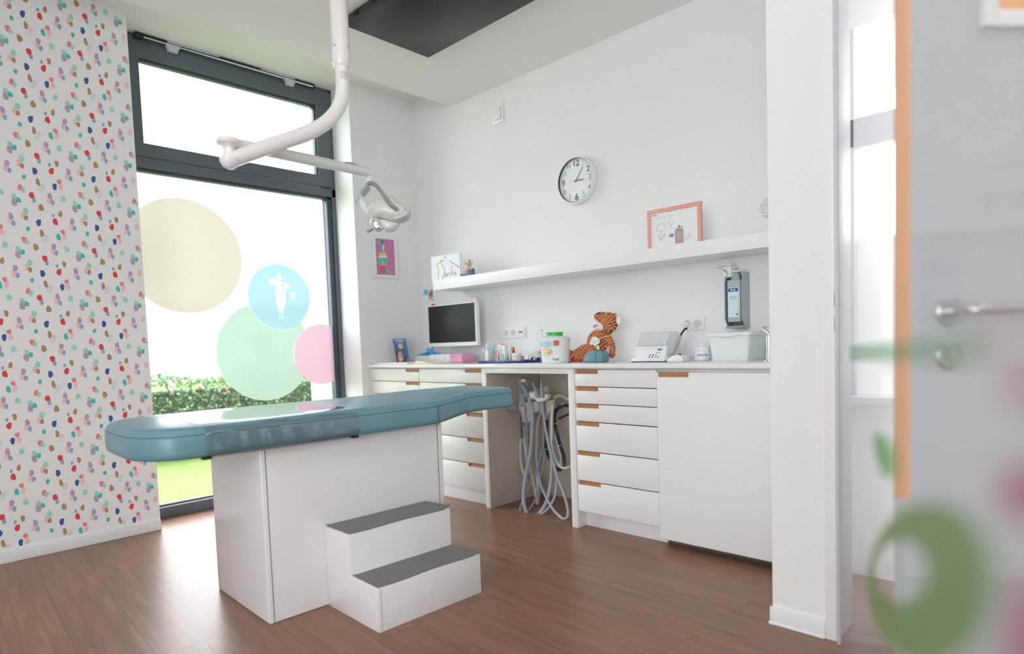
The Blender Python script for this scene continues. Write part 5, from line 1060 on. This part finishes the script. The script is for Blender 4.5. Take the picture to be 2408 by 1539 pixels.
b = MB(); P = [(tg(*q, .05).x, tg(*q, .05).z) for q in ((1850, 770), (1870, 735), (1890, 745), (1895, 800), (1872, 798))]; b.prism(P, .002, M_TO, fr_y(YT-.070), 0); b.build('care_tag', tgr)
b = MB(); b.tube([tg(1865, 640, .048), tg(1930, 622, .052), tg(2000, 604, .044), tg(2070, 575, .03)], [.0035, .0035, .0035, .006], mat('ribbon_yellow', s2l(220, 214, 110), .7), 6, 4, .5); b.build('collar_ribbon', tgr)
b = MB(); b.ell(tg(1455, 905, .106), (mpx(22), .0014, mpx(34)), mat('sole_patch', s2l(214, 200, 196), .8), rot=Matrix.Rotation(math.radians(30), 3, 'Y')); b.build('sole_patch', tgr)
# mixing device with clear hood
t = thing('mixing_device', 'white slanted capsule mixer with a clear hood and a round button pad', 'dental device', (2.25, -.3, ZC))
def ad(a, c, y): return Y(1440+a/4.5275, 560+c/4.5275, y)
yd = -.37
q0, q1 = cp(1482, yd), cp(1561, yd); xa, xb = q0.x, q1.x
top_z = ad(580, 1135, yd+.06).z
sl = [( -.0, 0), (-.0, .010), (.050, top_z-ZC-.0), (.16, top_z-ZC), (.17, 0)]
Mx = Matrix(((0, 0, 1, xa), (1, 0, 0, yd), (0, 1, 0, ZC+.004), (0, 0, 0, 1)))
# tapered body: left edge slants inward
b = MB(); W0 = xb-xa; dxl = ad(260, 1135, yd+.05).x-xa; dxr = ad(583, 1135, yd+.05).x-xb; hh = top_z-ZC-.004
vs = [(xa, yd, ZC+.004), (xb, yd, ZC+.004), (xb+.02, yd+.19, ZC+.004), (xa+.02, yd+.19, ZC+.004), (xa+dxl, yd+.05, ZC+hh), (xb+dxr, yd+.05, ZC+hh), (xb+dxr+.01, yd+.17, ZC+hh), (xa+dxl+.01, yd+.17, ZC+hh)]
t_ = bmesh.new(); vv = [t_.verts.new(v) for v in vs]
for f in ((0, 3, 2, 1), (4, 5, 6, 7), (0, 1, 5, 4), (1, 2, 6, 5), (2, 3, 7, 6), (3, 0, 4, 7)): t_.faces.new([vv[k] for k in f])
bmesh.ops.bevel(t_, geom=t_.edges[:], offset=.004, segments=3, affect='EDGES', profile=.5); b.merge(t_, M_PLW); b.build('body', t)
b = MB(); b.box((xa+.004, yd+.004, ZC), (xb+.01, yd+.17, ZC+.005), M_BLACK, .001); b.build('foot', t)
hz0 = ZC+hh; hz1 = ad(625, 1003, yd+.09).z
hx0, hx1 = ad(322, 1015, yd+.09).x, ad(630, 1002, yd+.09).x
M_HOOD = mat('clear_hood', s2l(214, 222, 228), .05, alpha=.28)
b = MB(); vs = [(xa+dxl+.002, yd+.05, hz0), (xb+dxr-.002, yd+.05, hz0), (xb+dxr+.012, yd+.165, hz0), (xa+dxl+.01, yd+.165, hz0), (hx0, yd+.085, hz1), (hx1, yd+.085, hz1), (hx1+.004, yd+.155, hz1), (hx0+.004, yd+.155, hz1)]
b.add(vs, [(0, 1, 5, 4), (1, 2, 6, 5), (2, 3, 7, 6), (3, 0, 4, 7), (4, 5, 6, 7)], M_HOOD); hd = b.build('hood', t, smooth=False)
b = MB()
for (i, j) in ((4, 5), (0, 4), (1, 5), (0, 1), (5, 6), (4, 7)): b.tube([vs[i], vs[j]], .0009, mat('hood_edge', s2l(150, 160, 190), .3), 6, 1)
b.build('edge', hd)
b = MB(); xm_ = (xb+dxr)-.045; b.cyl((xm_, yd+.11, hz0-.002), (xm_, yd+.11, hz0+.035), .006, M_PLW); b.box((xm_-.006, yd+.10, hz0+.025), (xm_+.022, yd+.12, hz0+.036), M_PLW, .003); b.build('mixing_arm', t)
F0 = Vector((xa, yd, ZC+.004)); FX = Vector((1, 0, 0)); FU = (Vector((0, .05, hh-.004))).normalized(); FN = FX.cross(FU)
def fp(a, c):
    """point on the sloping front plane seen at zoomed pixel (a, c)"""
    r = ray(1440+a/4.5275, 560+c/4.5275); tt = (F0-CC).dot(FN)/r.dot(FN); return CC+r*tt+FN*.0012
for k, (a, c, cl) in enumerate(((473, 1224, 1), (503, 1224, 1), (403, 1248, 0), (434, 1248, 0), (463, 1248, 1), (394, 1270, 2), (425, 1270, 0), (455, 1270, 1), (484, 1268, 0))):
    b = MB(); p = fp(a, c); q = FN.to_track_quat('Z', 'Y').to_matrix().to_4x4(); q.translation = p-FN*.001
    b.lathe([(.0042, 0), (.0040, .0014), (.002, .0022), (0, .0022)], mat('btn_%d' % cl, s2l(*((84, 92, 104), (96, 176, 220), (60, 120, 160))[cl]), .4), 14, q); b.build('button', t)
b = MB(); pa_, pb_ = fp(480, 1197), fp(530, 1181); 
b.poly([pa_, Vector((pb_.x, pa_.y, pa_.z)), pb_, Vector((pa_.x, pb_.y, pb_.z))], mat('lcd_green', s2l(40, 110, 84), .3)); b.build('display', t, smooth=False)
b = MB(); b.text('3M ESPE', fp(462, 1163), FX, FU, .006, M_GREY); b.text('CapMix', fp(520, 1161), FX, FU, .006, mat('txt_red', s2l(206, 90, 90), .5)); b.build('lettering', t, smooth=False)
b = MB()
for k in range(5): b.tube([fp(205-5*k, 1248+9*k), fp(268-5*k, 1246+9*k)], .0006, M_LGREY, 5, 1)
b.build('vent_ribs', t)
b = MB(); q = Matrix.Translation((xb-.001, yd+.075, ZC+.055)) @ Matrix.Rotation(math.radians(90), 4, 'Y'); b.lathe([(.017, 0), (.017, .003), (.014, .005), (0, .005)], M_GREY, 24, q); b.build('side_knob', t)
# hand piece in its dock
t = thing('curing_light', 'grey and white pen shaped hand device leaning in its dock beside the mixer', 'dental device', (2.40, -.27, ZC))
ys_ = -.30
def sd(a, c, f=0.0): return Y(1440+a/4.5275, 560+c/4.5275, ys_-f)
b = MB(); P = [cp(1572, -.33), cp(1613, -.33)]; x0, x1 = P[0].x, P[1].x
pr = [(x0, ZC), (x1, ZC), (x1-.002, ZC+.026), (x1-.03, ZC+.036), (x0+.032, ZC+.030), (x0+.008, ZC+.012)]
b.prism(pr, .075, M_PLW, fr_y(-.285), .005); b.build('dock', t)
b = MB(); b.tube([sd(612, 1245, .02), sd(650, 1180, .02), sd(690, 1100, .02), sd(730, 1035, .015)], [.0125, .0150, .0140, .0085], mat('device_grey', s2l(176, 176, 172), .35), 16, 5); b.build('handle', t)
b = MB(); b.tube([sd(728, 1040, .015), sd(735, 1020, .015), sd(760, 985, .012), sd(775, 968, .012), sd(792, 966, .014)], [.0065, .0052, .0048, .0052, .0055], M_BLACK, 12, 5); b.build('tip', t)
b = MB(); b.tube([sd(660, 1125, .034), sd(695, 1070, .033)], [.0035, .0035], M_GREY, 8, 1); b.build('button', t)
b = MB(); b.ell(sd(720, 1243, .035), (.0062, .0062, .0062), M_BLACK); b.build('cord_socket', t)
# small pot
x = PX(1651, -.22); t = thing('disinfection_pot', 'small white lidded pot with blue lettering left of the tub', 'pot', (x, -.22, ZC)); TPm = Matrix.Translation((x, -.22, ZC))
b = MB(); b.lathe([(.037, 0), (.040, .003), (.041, .055), (.040, .057)], M_PLW, 36, TPm); b.build('body', t)
b = MB(); b.lathe([(.0425, .056), (.043, .068), (.040, .072), (.012, .074), (.011, .086), (0, .087)], M_PLW, 36, TPm); b.build('lid', t)
b = MB(); 
for k, ch in enumerate('schülke'):
    a = math.radians(-92+11*k); b.text(ch, (x+.0414*math.cos(a), -.22+.0414*math.sin(a), ZC+.030), (-math.sin(a), math.cos(a), 0), ZU, .017, mat('ink_cyan', s2l(60, 140, 190), .5), bold=.0004)
b.build('lettering', t, smooth=False)
# white tub
yt0 = -.30; xa, xb = PX(1674, yt0), PX(1758, yt0)
t = thing('storage_tub', 'large translucent white rectangular tub with an overhanging rim by the tap', 'tub', ((xa+xb)/2, -.2, ZC))
M_TUB = mat('tub_plastic', s2l(228, 234, 236), .3)
def rr3(x0, y0, x1, y1, r, z, n=5): return [(p[0], p[1], z) for p in rrect(x0, y0, x1, y1, r, n)]
b = MB(); g = .014; dep = .19
L_ = [rr3(xa, yt0, xb, yt0+dep, .012, ZC), rr3(xa-g, yt0-g, xb+g, yt0+dep+g, .02, ZC+.122), rr3(xa-g-.010, yt0-g-.010, xb+g+.010, yt0+dep+g+.010, .026, ZC+.122), rr3(xa-g-.010, yt0-g-.010, xb+g+.010, yt0+dep+g+.010, .026, ZC+.136), rr3(xa-g+.002, yt0-g+.002, xb+g-.002, yt0+dep+g-.002, .02, ZC+.138), rr3(xa+.003, yt0+.003, xb-.003, yt0+dep-.003, .010, ZC+.004)]
n = len(L_[0]); vs = [p for l in L_ for p in l]; fs = [tuple(reversed(range(n)))]
for i in range(len(L_)-1):
    for k in range(n): k2 = (k+1) % n; fs.append((i*n+k, i*n+k2, (i+1)*n+k2, (i+1)*n+k))
fs.append(tuple((len(L_)-1)*n+k for k in range(n))); b.add(vs, fs, M_TUB); b.build('body', t)
b = MB(); b.box((xa+.05, yt0-g-.016, ZC+.116), (xa+.13, yt0-g-.004, ZC+.127), M_TUB, .003); b.build('grip', t)
# tap and sink
t = thing('tap', 'chrome tap half hidden behind the partition edge', 'tap', (2.93, -.25, ZC))
def tp_(px, py, y=-.30): return Y(px, py, y)
xk = PX(1808.5, -.30)
b = MB(); b.cyl((xk, -.30, ZC), (xk, -.30, ZC+.118), .0125, M_CHROME, 24); b.lathe([(.022, 0), (.022, .004), (.014, .008)], M_CHROME, 24, Matrix.Translation((xk, -.30, ZC))); b.build('column', t)
b = MB(); b.tube([(xk+.002, -.30, ZC+.118), tp_(1800, 782), tp_(1790, 776)], [.013, .0125, .012], M_CHROME, 16, 5); b.build('spout', t)
b = MB(); b.tube([tp_(1789, 778), tp_(1800, 772), tp_(1812, 780)], [.006, .009, .010], M_CHROME, 12, 4); b.build('lever', t)
if 0: b.prism(rrect(PX(1755, -.46), -.49, 3.15, -.36, .02), .0006, mat('sink_white', s2l(222, 226, 230), .2), Matrix.Translation((0, 0, ZC-.0003))); 
# ------------------------------------------------------------------ hose unit in the open niche
YH = -.30
def ha(a, c, f=0.0): return Y(1180+a/8.55, 870+c/8.55, YH-f)
def hb(a, c, f=0.0): return Y(1180+a/7.695, 1040+c/7.695, YH-f)
M_HOSE = mat('hose_grey', s2l(160, 168, 178), .35); M_HOSE2 = mat('hose_dark_grey', s2l(142, 146, 152), .4); M_HT = mat('hose_translucent', s2l(206, 212, 208), .3); M_HB = mat('hose_black', s2l(52, 56, 62), .5)
un = thing('dental_unit', 'dental unit with handpieces, suction column and hanging hoses inside the open niche', 'dental unit', (ha(900, 520).x, YH, .70))
b = MB(); A, B = ha(545, 515, .06), ha(700, 520, .06); b.cyl(A, B, .026, M_PLW, 28); b.build('crossbar', un)
P = [ha(*q) for q in ((812, 500), (850, 452), (920, 448), (1010, 458), (1065, 490), (1070, 540), (1030, 590), (960, 625), (880, 632), (820, 600), (806, 540))]
b = MB(); b.prism([(p.x, p.z) for p in P], .045, M_PLW, fr_y(YH-.03), .008); b.build('holder_head', un, angle=60)
P = [ha(*q) for q in ((722, 500), (760, 462), (815, 470), (815, 615), (760, 610), (728, 560))]
b = MB(); b.prism([(p.x, p.z) for p in P], .04, M_PLW, fr_y(YH), .006); b.build('holder_ring', un, angle=60)
P = [ha(*q) for q in ((445, 480), (520, 470), (535, 520), (520, 590), (460, 585), (435, 540))]
b = MB(); b.prism([(p.x, p.z) for p in P], .04, M_PLW, fr_y(YH), .006); b.build('holder_ring', un, angle=60)
P = [ha(*q, -.05) for q in ((720, 390), (840, 345), (950, 330), (960, 470), (780, 480))]
b = MB(); b.prism([(p.x, p.z) for p in P], .03, mat('arm_cream', s2l(214, 212, 200), .4), fr_y(YH+.06), .004); b.build('bracket', un)
P = [ha(*q, -.03) for q in ((600, 590), (800, 620), (1060, 600), (1060, 760), (960, 900), (930, 1010), (850, 960), (780, 850), (690, 720))]
b = MB(); b.prism([(p.x, p.z) for p in P], .03, mat('arm_cream', (0, 0, 0)), fr_y(YH+.04), .004); b.build('lower_arm', un)
for k, (pts, rad) in enumerate((([(380, 300), (430, 330), (480, 430), (520, 560)], [.006, .012, .015, .014]), ([(625, 270), (650, 340), (690, 420), (740, 560)], [.004, .006, .013, .012]), ([(795, 235), (797, 330), (815, 450), (818, 560)], [.0035, .007, .011, .011]))):
    b = MB(); b.tube([ha(*p, .09) for p in pts], rad, mat('instrument_grey', s2l(150, 154, 160), .35), 14, 5); o = b.build('handpiece', un)
    b = MB(); q = ha(*pts[0], .09); b.tube([q+Vector((-.004, 0, -.004)), q+Vector((0, 0, .004)), q+Vector((.006, 0, .001))], .0018, M_CHROME, 8, 4); b.build('nozzle', o)
# suction column with canister
M_CAN = mat('canister_clear', s2l(176, 196, 206), .15, alpha=.65); M_ALU = mat('aluminium', s2l(190, 190, 188), .35, metal=.6)
sc_ = un
def hs(a, c, f=0.0): return ha(a, c, f+.09)
q = hs(452, 210, -.06); q2 = hs(452, 240, -.06); rcan = (hs(545, 210, -.06).x-hs(362, 210, -.06).x)/2
b = MB(); b.cyl(hs(450, 245, -.06), hs(450, 175, -.06), rcan, M_ALU, 32); b.build('canister_lid', sc_)
b = MB(); b.cyl(hs(455, 640, -.06), hs(451, 246, -.06), rcan*.93, M_CAN, 32); b.build('canister', sc_)
b = MB(); b.cyl(hs(405, 470, -.02), hs(405, 250, -.02), rcan*.28, mat('blue_print', s2l(96, 150, 196), .4), 12); b.build('scale_print', sc_)
P = [hs(*q, -.0) for q in ((300, 690), (345, 655), (690, 650), (700, 850), (570, 900), (560, 1060), (380, 1070), (370, 900), (320, 830))]
b = MB(); b.prism([(p.x, p.z) for p in P], .05, mat('valve_grey', s2l(178, 182, 188), .35), fr_y(YH-.03), .005); b.build('valve_block', sc_, angle=60)
b = MB(); b.cyl(hs(172, 775, -.04), hs(320, 765, -.04), .020, M_CAN, 28); b.cyl(hs(172, 775, -.04), hs(190, 774, -.04), .0225, M_ALU, 28); b.build('filter_cup', sc_)
q = hs(398, 718, -.005); b = MB(); b.lathe([(.0085, 0), (.0085, .004), (.006, .006), (0, .006)], mat('valve_blue', s2l(70, 150, 196), .35), 20, Matrix.Translation((q.x, YH-.09, q.z)) @ Matrix(((1, 0, 0, 0), (0, 0, -1, .012), (0, 1, 0, 0), (0, 0, 0, 1)))); b.build('blue_knob', sc_)
b = MB(); q = hs(470, 815, 0); b.tube([q+Vector((.010*math.cos(a), .004, .010*math.sin(a))) for a in [math.radians(x) for x in range(0, 361, 30)]], .0014, mat('ring_red', s2l(190, 60, 66), .5), 6, 2); b.build('red_ring', sc_)
b = MB(); p0, p1 = hs(338, 940, -.08), hs(400, 1390, -.08); b.box((p0.x, YH+.0, p1.z), (p1.x, YH+.005, p0.z), mat('bracket_olive', s2l(120, 114, 100), .5), .001); b.build('mounting_plate', sc_)
# hoses
def hose(name, label, pts, r, m, grp='hoses hanging in the niche', rib=0, n=14):
    b = MB(); b.tube(pts, [x*1.14 for x in r] if hasattr(r, '__len__') else r*1.14, m, n, 8 if not rib else 14, rib=rib); o = b.build(name, un); return o
fz = .012
h1 = hose('suction_hose', 'thick grey ribbed hose hanging from the left handpiece in one wide loop to the floor', [ha(545, 590, .09), ha(590, 720, .09), ha(620, 950, .085), ha(610, 1200, .08), ha(600, 1400, .075), hb(540, 0, .07), hb(500, 300, .07), hb(425, 650, .09), hb(395, 950, .12), hb(410, 1150, .14), hb(470, 1320, .15), hb(560, 1390, .15), hb(680, 1300, .12), hb(790, 1130, .08), hb(860, 900, .04), hb(900, 600, .0), hb(895, 300, -.02), ha(1000, 1300, -.02), ha(1010, 1000, -.02), ha(1020, 720, -.01)], [.0095]*3+[.0105]*17, M_HOSE)
h2 = hose('instrument_hose', 'slim grey hose from the leftmost handpiece crossing down to the left floor loop', [ha(430, 560, .09), ha(455, 700, .10), ha(480, 950, .10), ha(510, 1250, .08), ha(525, 1500, .065), hb(470, 60, .05), hb(470, 300, .04)], .0052, M_HOSE2)
h3 = hose('instrument_hose', 'slim grey hose from the middle handpiece with a long loop swinging to the right', [ha(760, 600, .04), ha(800, 820, .05), ha(735, 1000, .04), ha(705, 1250, .035), ha(700, 1500, .03), hb(625, 200, .03), hb(640, 450, .03), hb(700, 760, .04), hb(820, 1030, .07), hb(930, 1220, .10), hb(1040, 1340, .12), hb(1130, 1395, .13), hb(1195, 1340, .12), hb(1190, 1180, .10), hb(1110, 900, .07), hb(1010, 650, .05), hb(930, 380, .04), hb(860, 100, .04), ha(900, 1300, .04), ha(850, 1000, .045), ha(820, 760, .045), ha(812, 580, .04)], .0072, M_HOSE)
h4 = hose('instrument_hose', 'slim grey hose crossing behind the others and looping flat on the floor at the left', [ha(850, 1000, .01), ha(840, 1400, .01), hb(750, 60, .02), hb(690, 300, .03), hb(600, 600, .05), hb(500, 800, .08), hb(400, 1010, .11), hb(330, 1200, .14), hb(295, 1370, .16), hb(330, 1420, .16), hb(420, 1340, .13), hb(520, 1200, .10), hb(620, 1000, .06), hb(680, 780, .03), hb(730, 500, .01), hb(785, 180, -.01)], .0050, M_HOSE2)
h5 = hose('instrument_hose', 'grey hose hanging in a shallow loop between floor and lower arm', [hb(345, 1180, .13), hb(365, 1330, .15), hb(430, 1375, .15), hb(620, 1350, .14), hb(760, 1280, .12), hb(880, 1150, .09), hb(960, 980, .06), hb(990, 800, .04), hb(985, 680, .03)], .0062, M_HOSE)
h6 = hose('drain_hose', 'translucent white corrugated hose with a rounded end hanging in the niche', [ha(430, 1110, -.02), ha(445, 1250, -.03), ha(460, 1450, -.03), hb(430, 100, -.03), hb(480, 350, -.03), hb(540, 600, -.03), hb(600, 850, -.02), hb(630, 1030, -.02), hb(642, 1110, -.02), hb(650, 1040, -.03), hb(660, 850, -.04), hb(640, 600, -.05)], .0105, M_HT, rib=1)
h7 = hose('drain_hose', 'pale translucent smooth hose bulging to the left of the suction unit', [ha(430, 1290, -.05), ha(390, 1420, -.05), hb(340, 50, -.05), hb(335, 250, -.05), hb(360, 450, -.05), hb(420, 620, -.05), hb(470, 720, -.06)], .0105, M_HT)
h8 = hose('supply_hose', 'pale cream hose arching from the arm down and out to the right wall', [ha(1020, 700, .0), ha(1000, 1000, .0), ha(1000, 1300, .0), hb(895, 60, .0), hb(940, 250, .0), hb(1010, 390, -.02), hb(1100, 470, -.04), hb(1190, 465, -.06), hb(1290, 420, -.10)], .0088, mat('hose_cream', s2l(212, 214, 204), .35))
h9 = hose('cable_loom', 'black ribbed cable loom looping down at the right of the niche', [ha(1420, 740, -.14), ha(1250, 720, -.12), ha(1130, 780, -.08), ha(1060, 900, -.06), ha(1070, 1100, -.06), ha(1130, 1350, -.06), hb(1060, 60, -.06), hb(1120, 250, -.06), hb(1120, 420, -.06), hb(1040, 505, -.06), hb(940, 430, -.07), hb(860, 280, -.07), hb(800, 100, -.08), ha(900, 1350, -.08), ha(905, 1000, -.07)], .0088, M_HB, rib=1)
h10 = hose('supply_hose', 'two tone pale hose arching at the top right of the niche', [ha(1050, 560, -.04), ha(1150, 520, -.08), ha(1260, 550, -.12), ha(1400, 640, -.16)], .0098, mat('hose_cream', (0, 0, 0)))
h11 = hose('cable', 'thin silver cable following inside the black loom', [ha(1040, 1230, -.04), ha(1090, 1400, -.04), hb(1010, 60, -.05), hb(1060, 250, -.05), hb(1075, 400, -.05)], .0036, M_LGREY)
for nm, q in (('cable_tie', ha(1215, 700, -.10)), ('cable_tie', ha(1075, 1090, -.05)), ('cable_tie', hb(1040, 72, -.05)), ('cable_tie', hb(795, 132, -.07)), ('cable_tie', hb(1095, 405, -.05))):
    b = MB(); b.tube([q+Vector((.0115*math.cos(a), .011*math.sin(a), .003*math.cos(a))) for a in [math.radians(x) for x in range(0, 361, 40)]], .0018, M_PLW, 6, 2); b.build('cable_tie', h9)
b = MB(); p0 = ha(1150, 985, -.20); p1 = ha(1380, 880, -.20); b.tube([p0, p1], [.0085, .0085], mat('blue_bar', s2l(32, 66, 116), .5), 4, 1); o = b.build('blue_bar', None, loc=p0); tag(o, 'short dark blue bar on the niche wall at the right', 'bar')
# ------------------------------------------------------------------ glazed door leaf beside the camera and the corridor behind it
GA = Vector((3.408, -1.02, 0)); GB = Vector((4.122, -3.240, 0)); GU = (GB-GA).normalized(); GN = Vector((GU.y, -GU.x, 0)).normalized()
def gm():
    m = bpy.data.materials.new('door_glass'); m.use_nodes = True; nt = m.node_tree; nt.nodes.clear(); N = nt.nodes.new; L = nt.links.new
    o = N('ShaderNodeOutputMaterial'); mx = N('ShaderNodeMixShader'); r = N('ShaderNodeBsdfTransparent'); r.inputs['Color'].default_value = (.97, .98, .98, 1)
    g = N('ShaderNodeBsdfGlossy'); g.inputs['Roughness'].default_value = .09; mx.inputs[0].default_value = .2
    d = N('ShaderNodeBsdfDiffuse'); d.inputs[0].default_value = (.75, .76, .76, 1); m2 = N('ShaderNodeMixShader'); m2.inputs[0].default_value = .16  # grey diffuse share paints a haze over the glass
    L(r.outputs[0], mx.inputs[1]); L(g.outputs[0], mx.inputs[2]); L(mx.outputs[0], m2.inputs[1]); L(d.outputs[0], m2.inputs[2]); L(m2.outputs[0], o.inputs[0]); return m
gd = thing('glass_door', 'clear glass door leaf right beside the camera with a painted apple sticker', 'door', tuple(GA))
b = MB(); TH = .0
p = [GA, GB]
b.add([GA, GB, GB+Vector((0, 0, 2.1)), GA+Vector((0, 0, 2.1))], [(0, 1, 2, 3)], mat('tmp', (1, 1, 1)))
b.mats[0] = gm(); b.build('glass_pane', gd, smooth=False)
b = MB(); b.box((0, -.006, 0), (.012, .006, 2.75), M_LGREY, .001, Matrix.Translation(GA) @ Matrix.Rotation(math.atan2(GU.y, GU.x), 4, 'Z')); b.build('edge_profile', gd)
def gp(px, py, off=.0012):
    r = ray(px, py); t = (GA-CC).dot(GN)/r.dot(GN); s = -1 if (CC-GA).dot(GN) < 0 else 1; return CC+r*t+GN*(s*off)
def gpoly(name, label, rings, m, off=.0012):
    """sticker on the leaf; rings = outer polygon or (outer, inner)"""
    b = MB()
    if len(rings) == 1: b.poly([gp(*q, off) for q in rings[0]], m)
    else:
        o_, i_ = rings; n = len(o_); b.add([gp(*q, off) for q in o_]+[gp(*q, off) for q in i_], [(k, (k+1) % n, n+(k+1) % n, n+k) for k in range(n)], m)
    q = gp(*rings[0][0]); o = b.build(name, None, smooth=False, loc=q); tag(o, label, 'sticker', 'coloured stickers on the glass door'); return o
def el2(cx, cy, rx, ry, n=40): return [(cx+rx*math.cos(2*math.pi*k/n), cy+ry*math.sin(2*math.pi*k/n)) for k in range(n)]
def fl(name, c, op=.8): return film_mat(name, s2l(*c), op, .4, .2, .25)
gpoly('door_sticker', 'big green apple ring sticker low on the glass door, blurred by nearness', (el2(2192, 1372, 150, 190), el2(2122, 1345, 66, 74)), film_mat('apple_green', s2l(136, 168, 110), .88, .4, .3, .25))
gpoly('door_sticker', 'green leaf sticker above the apple ring', ([(2055, 1015), (2085, 1025), (2108, 1060), (2115, 1100), (2098, 1130), (2075, 1115), (2058, 1070)],), film_mat('leaf_green', s2l(146, 200, 136), .88, .4, .3, .25))
gpoly('door_sticker', 'muted pink blotch sticker high at the right edge of the photo', ([(2372, 905), (2388, 880), (2440, 870), (2470, 930), (2430, 960), (2385, 945)],), fl('pink_a', (196, 140, 160), 0.85))
gpoly('door_sticker', 'dusky pink round sticker at the right edge halfway down', (el2(2425, 1160, 66, 72),), fl('pink_b', (190, 130, 150), 0.85))
gpoly('door_sticker', 'tall mauve sticker at the lower right edge', ([(2385, 1420), (2420, 1370), (2480, 1360), (2490, 1600), (2370, 1600)],), fl('pink_c', (190, 136, 156), 0.85))
gpoly('door_sticker', 'small peach sticker just right of the door handle', (el2(2352, 796, 26, 24),), fl('peach', (226, 176, 150), 0.85))
gpoly('door_sticker', 'faint green band sticker around the lock height', ([(2000, 812), (2120, 806), (2290, 780), (2330, 800), (2320, 845), (2200, 850), (2000, 850)],), fl('pale_green', (190, 216, 190), .3))
# grey door with handle in the corridor
HP = Vector((3.835, -1.828, 0)); HW = Vector((.65, .76, 0)).normalized(); HN = Vector((HW.y, -HW.x, 0))
DM = Matrix(((HW.x, HN.x, 0, HP.x), (HW.y, HN.y, 0, HP.y), (0, 0, 1, 0), (0, 0, 0, 1)))   # u along the leaf, v towards the camera
cdo = thing('corridor_door', 'light grey door leaf with a steel lever handle seen through the glass', 'door', (HP.x, HP.y, 0))
M_DOOR = mat('door_grey', s2l(178, 184, 190), .35)
b = MB(); b.box((-.072, -.042, .008), (.80, -.004, 2.06), M_DOOR, .002, DM); b.build('leaf', cdo)
b = MB(); ze_ = (CC+ray(2128, 1190)*1.12).z; b.box((-.0765, -.041, .01), (-.0715, -.005, ze_), M_DOOR, .001, DM); b.box((-.077, -.041, ze_), (-.0715, -.005, 2.058), mat('door_edge', s2l(244, 166, 92), .5), .001, DM); b.build('edge_strip', cdo)
zh = (CC+ray(2235, 732)*1.13).z; zk_ = (CC+ray(2235, 838)*1.13).z
def rose(z, name):
    b = MB(); M = DM @ Matrix.Translation((0, -.004, z)) @ Matrix.Rotation(math.radians(-90), 4, 'X'); b.lathe([(.026, 0), (.026, .006), (.023, .009), (0, .009)], M_STEEL, 32, M); return b.build(name, cdo)
rose(zh, 'handle_rose'); rose(zk_, 'lock_rose')
b = MB(); b.tube([DM @ Vector((0, 0, zh)), DM @ Vector((0, .035, zh)), DM @ Vector((.008, .048, zh)), DM @ Vector((.03, .052, zh)), DM @ Vector((.125, .052, zh))], .0095, M_STEEL, 16, 6); b.build('lever', cdo)
b = MB(); b.box((-.005, .004, zk_-.012), (.005, .012, zk_+.012), M_GREY, .002, DM); b.build('lock_cylinder', cdo)
zt = (CC+ray(2305, 68)*1.20).z-.04; u0 = .056
b = MB()
for (a0, a1, c0, c1) in ((u0, u0+.028, zt, zt+.36), (u0+.028, u0+.30, zt, zt+.028), (u0+.30, u0+.328, zt, zt+.36), (u0+.028, u0+.30, zt+.332, zt+.36)): b.box((a0, -.004, c0), (a1, .010, c1), M_TRIM, .002, DM)
pf = b.build('picture_frame', cdo)
b = MB(); b.box((u0+.026, -.003, zt+.026), (u0+.302, .002, zt+.335), mat('orange_print', s2l(250, 170, 90), .5, noise=.15, scale=6), 0, DM); b.build('orange_panel', pf)
# orange painted strip, white corridor wall, corridor window
b = MB(); q0 = Y(2112, 700, -.62); q1 = Y(2150, 700, -.62); 
b.bm.free()
b = MB(); b.box((q1.x+.01, -.62, 0), (6.05, -.50, H1), M_WALL); struct('wall_corridor', b, smooth=False)
w2 = bpy.data.objects.new('window_2', None); COL.objects.link(w2); w2.location = (3.4, -.3, 0); w2['kind'] = 'structure'; w2['label'] = 'narrow corridor window with a transom behind the glass door'
zt1, zt2 = Y(2050, 275, -.3).z, Y(2050, 345, -.3).z; ztop = Y(2050, 60, -.3).z; zlow = Y(2050, 560, -.3).z; zled = Y(2050, 940, -.3).z
b = MB(); b.box((3.25, -.33, 0), (3.60, -.27, zled-.012), M_WALL); b.box((3.25, -.33, ztop), (3.60, -.27, H1), M_WALL); b.build('infill', w2, smooth=False)
b = MB(); b.box((3.25, -.335, zt2), (3.60, -.275, zt1), M_LGREY, .004); b.box((3.25, -.335, zled+.02), (3.27, -.275, ztop), M_LGREY, .002); b.build('frame', w2)
b = MB(); b.box((3.25, -.42, zled-.012), (3.60, -.27, zled+.02), M_PLW, .003); b.build('sill', w2)
b = MB(); b.add([(3.25, -.30, zled+.02), (3.60, -.30, zled+.02), (3.60, -.30, zlow), (3.25, -.30, zlow)], [(0, 1, 2, 3)], film_mat('frosted_low', (.82, .84, .85), .97, .3, .10)); b.build('frosted_film', w2, smooth=False)
b = MB(); b.add([(3.25, -.31, zled+.02), (3.60, -.31, zled+.02), (3.60, -.31, ztop), (3.25, -.31, ztop)], [(0, 1, 2, 3)], M_GLASS); b.build('pane', w2, smooth=False)
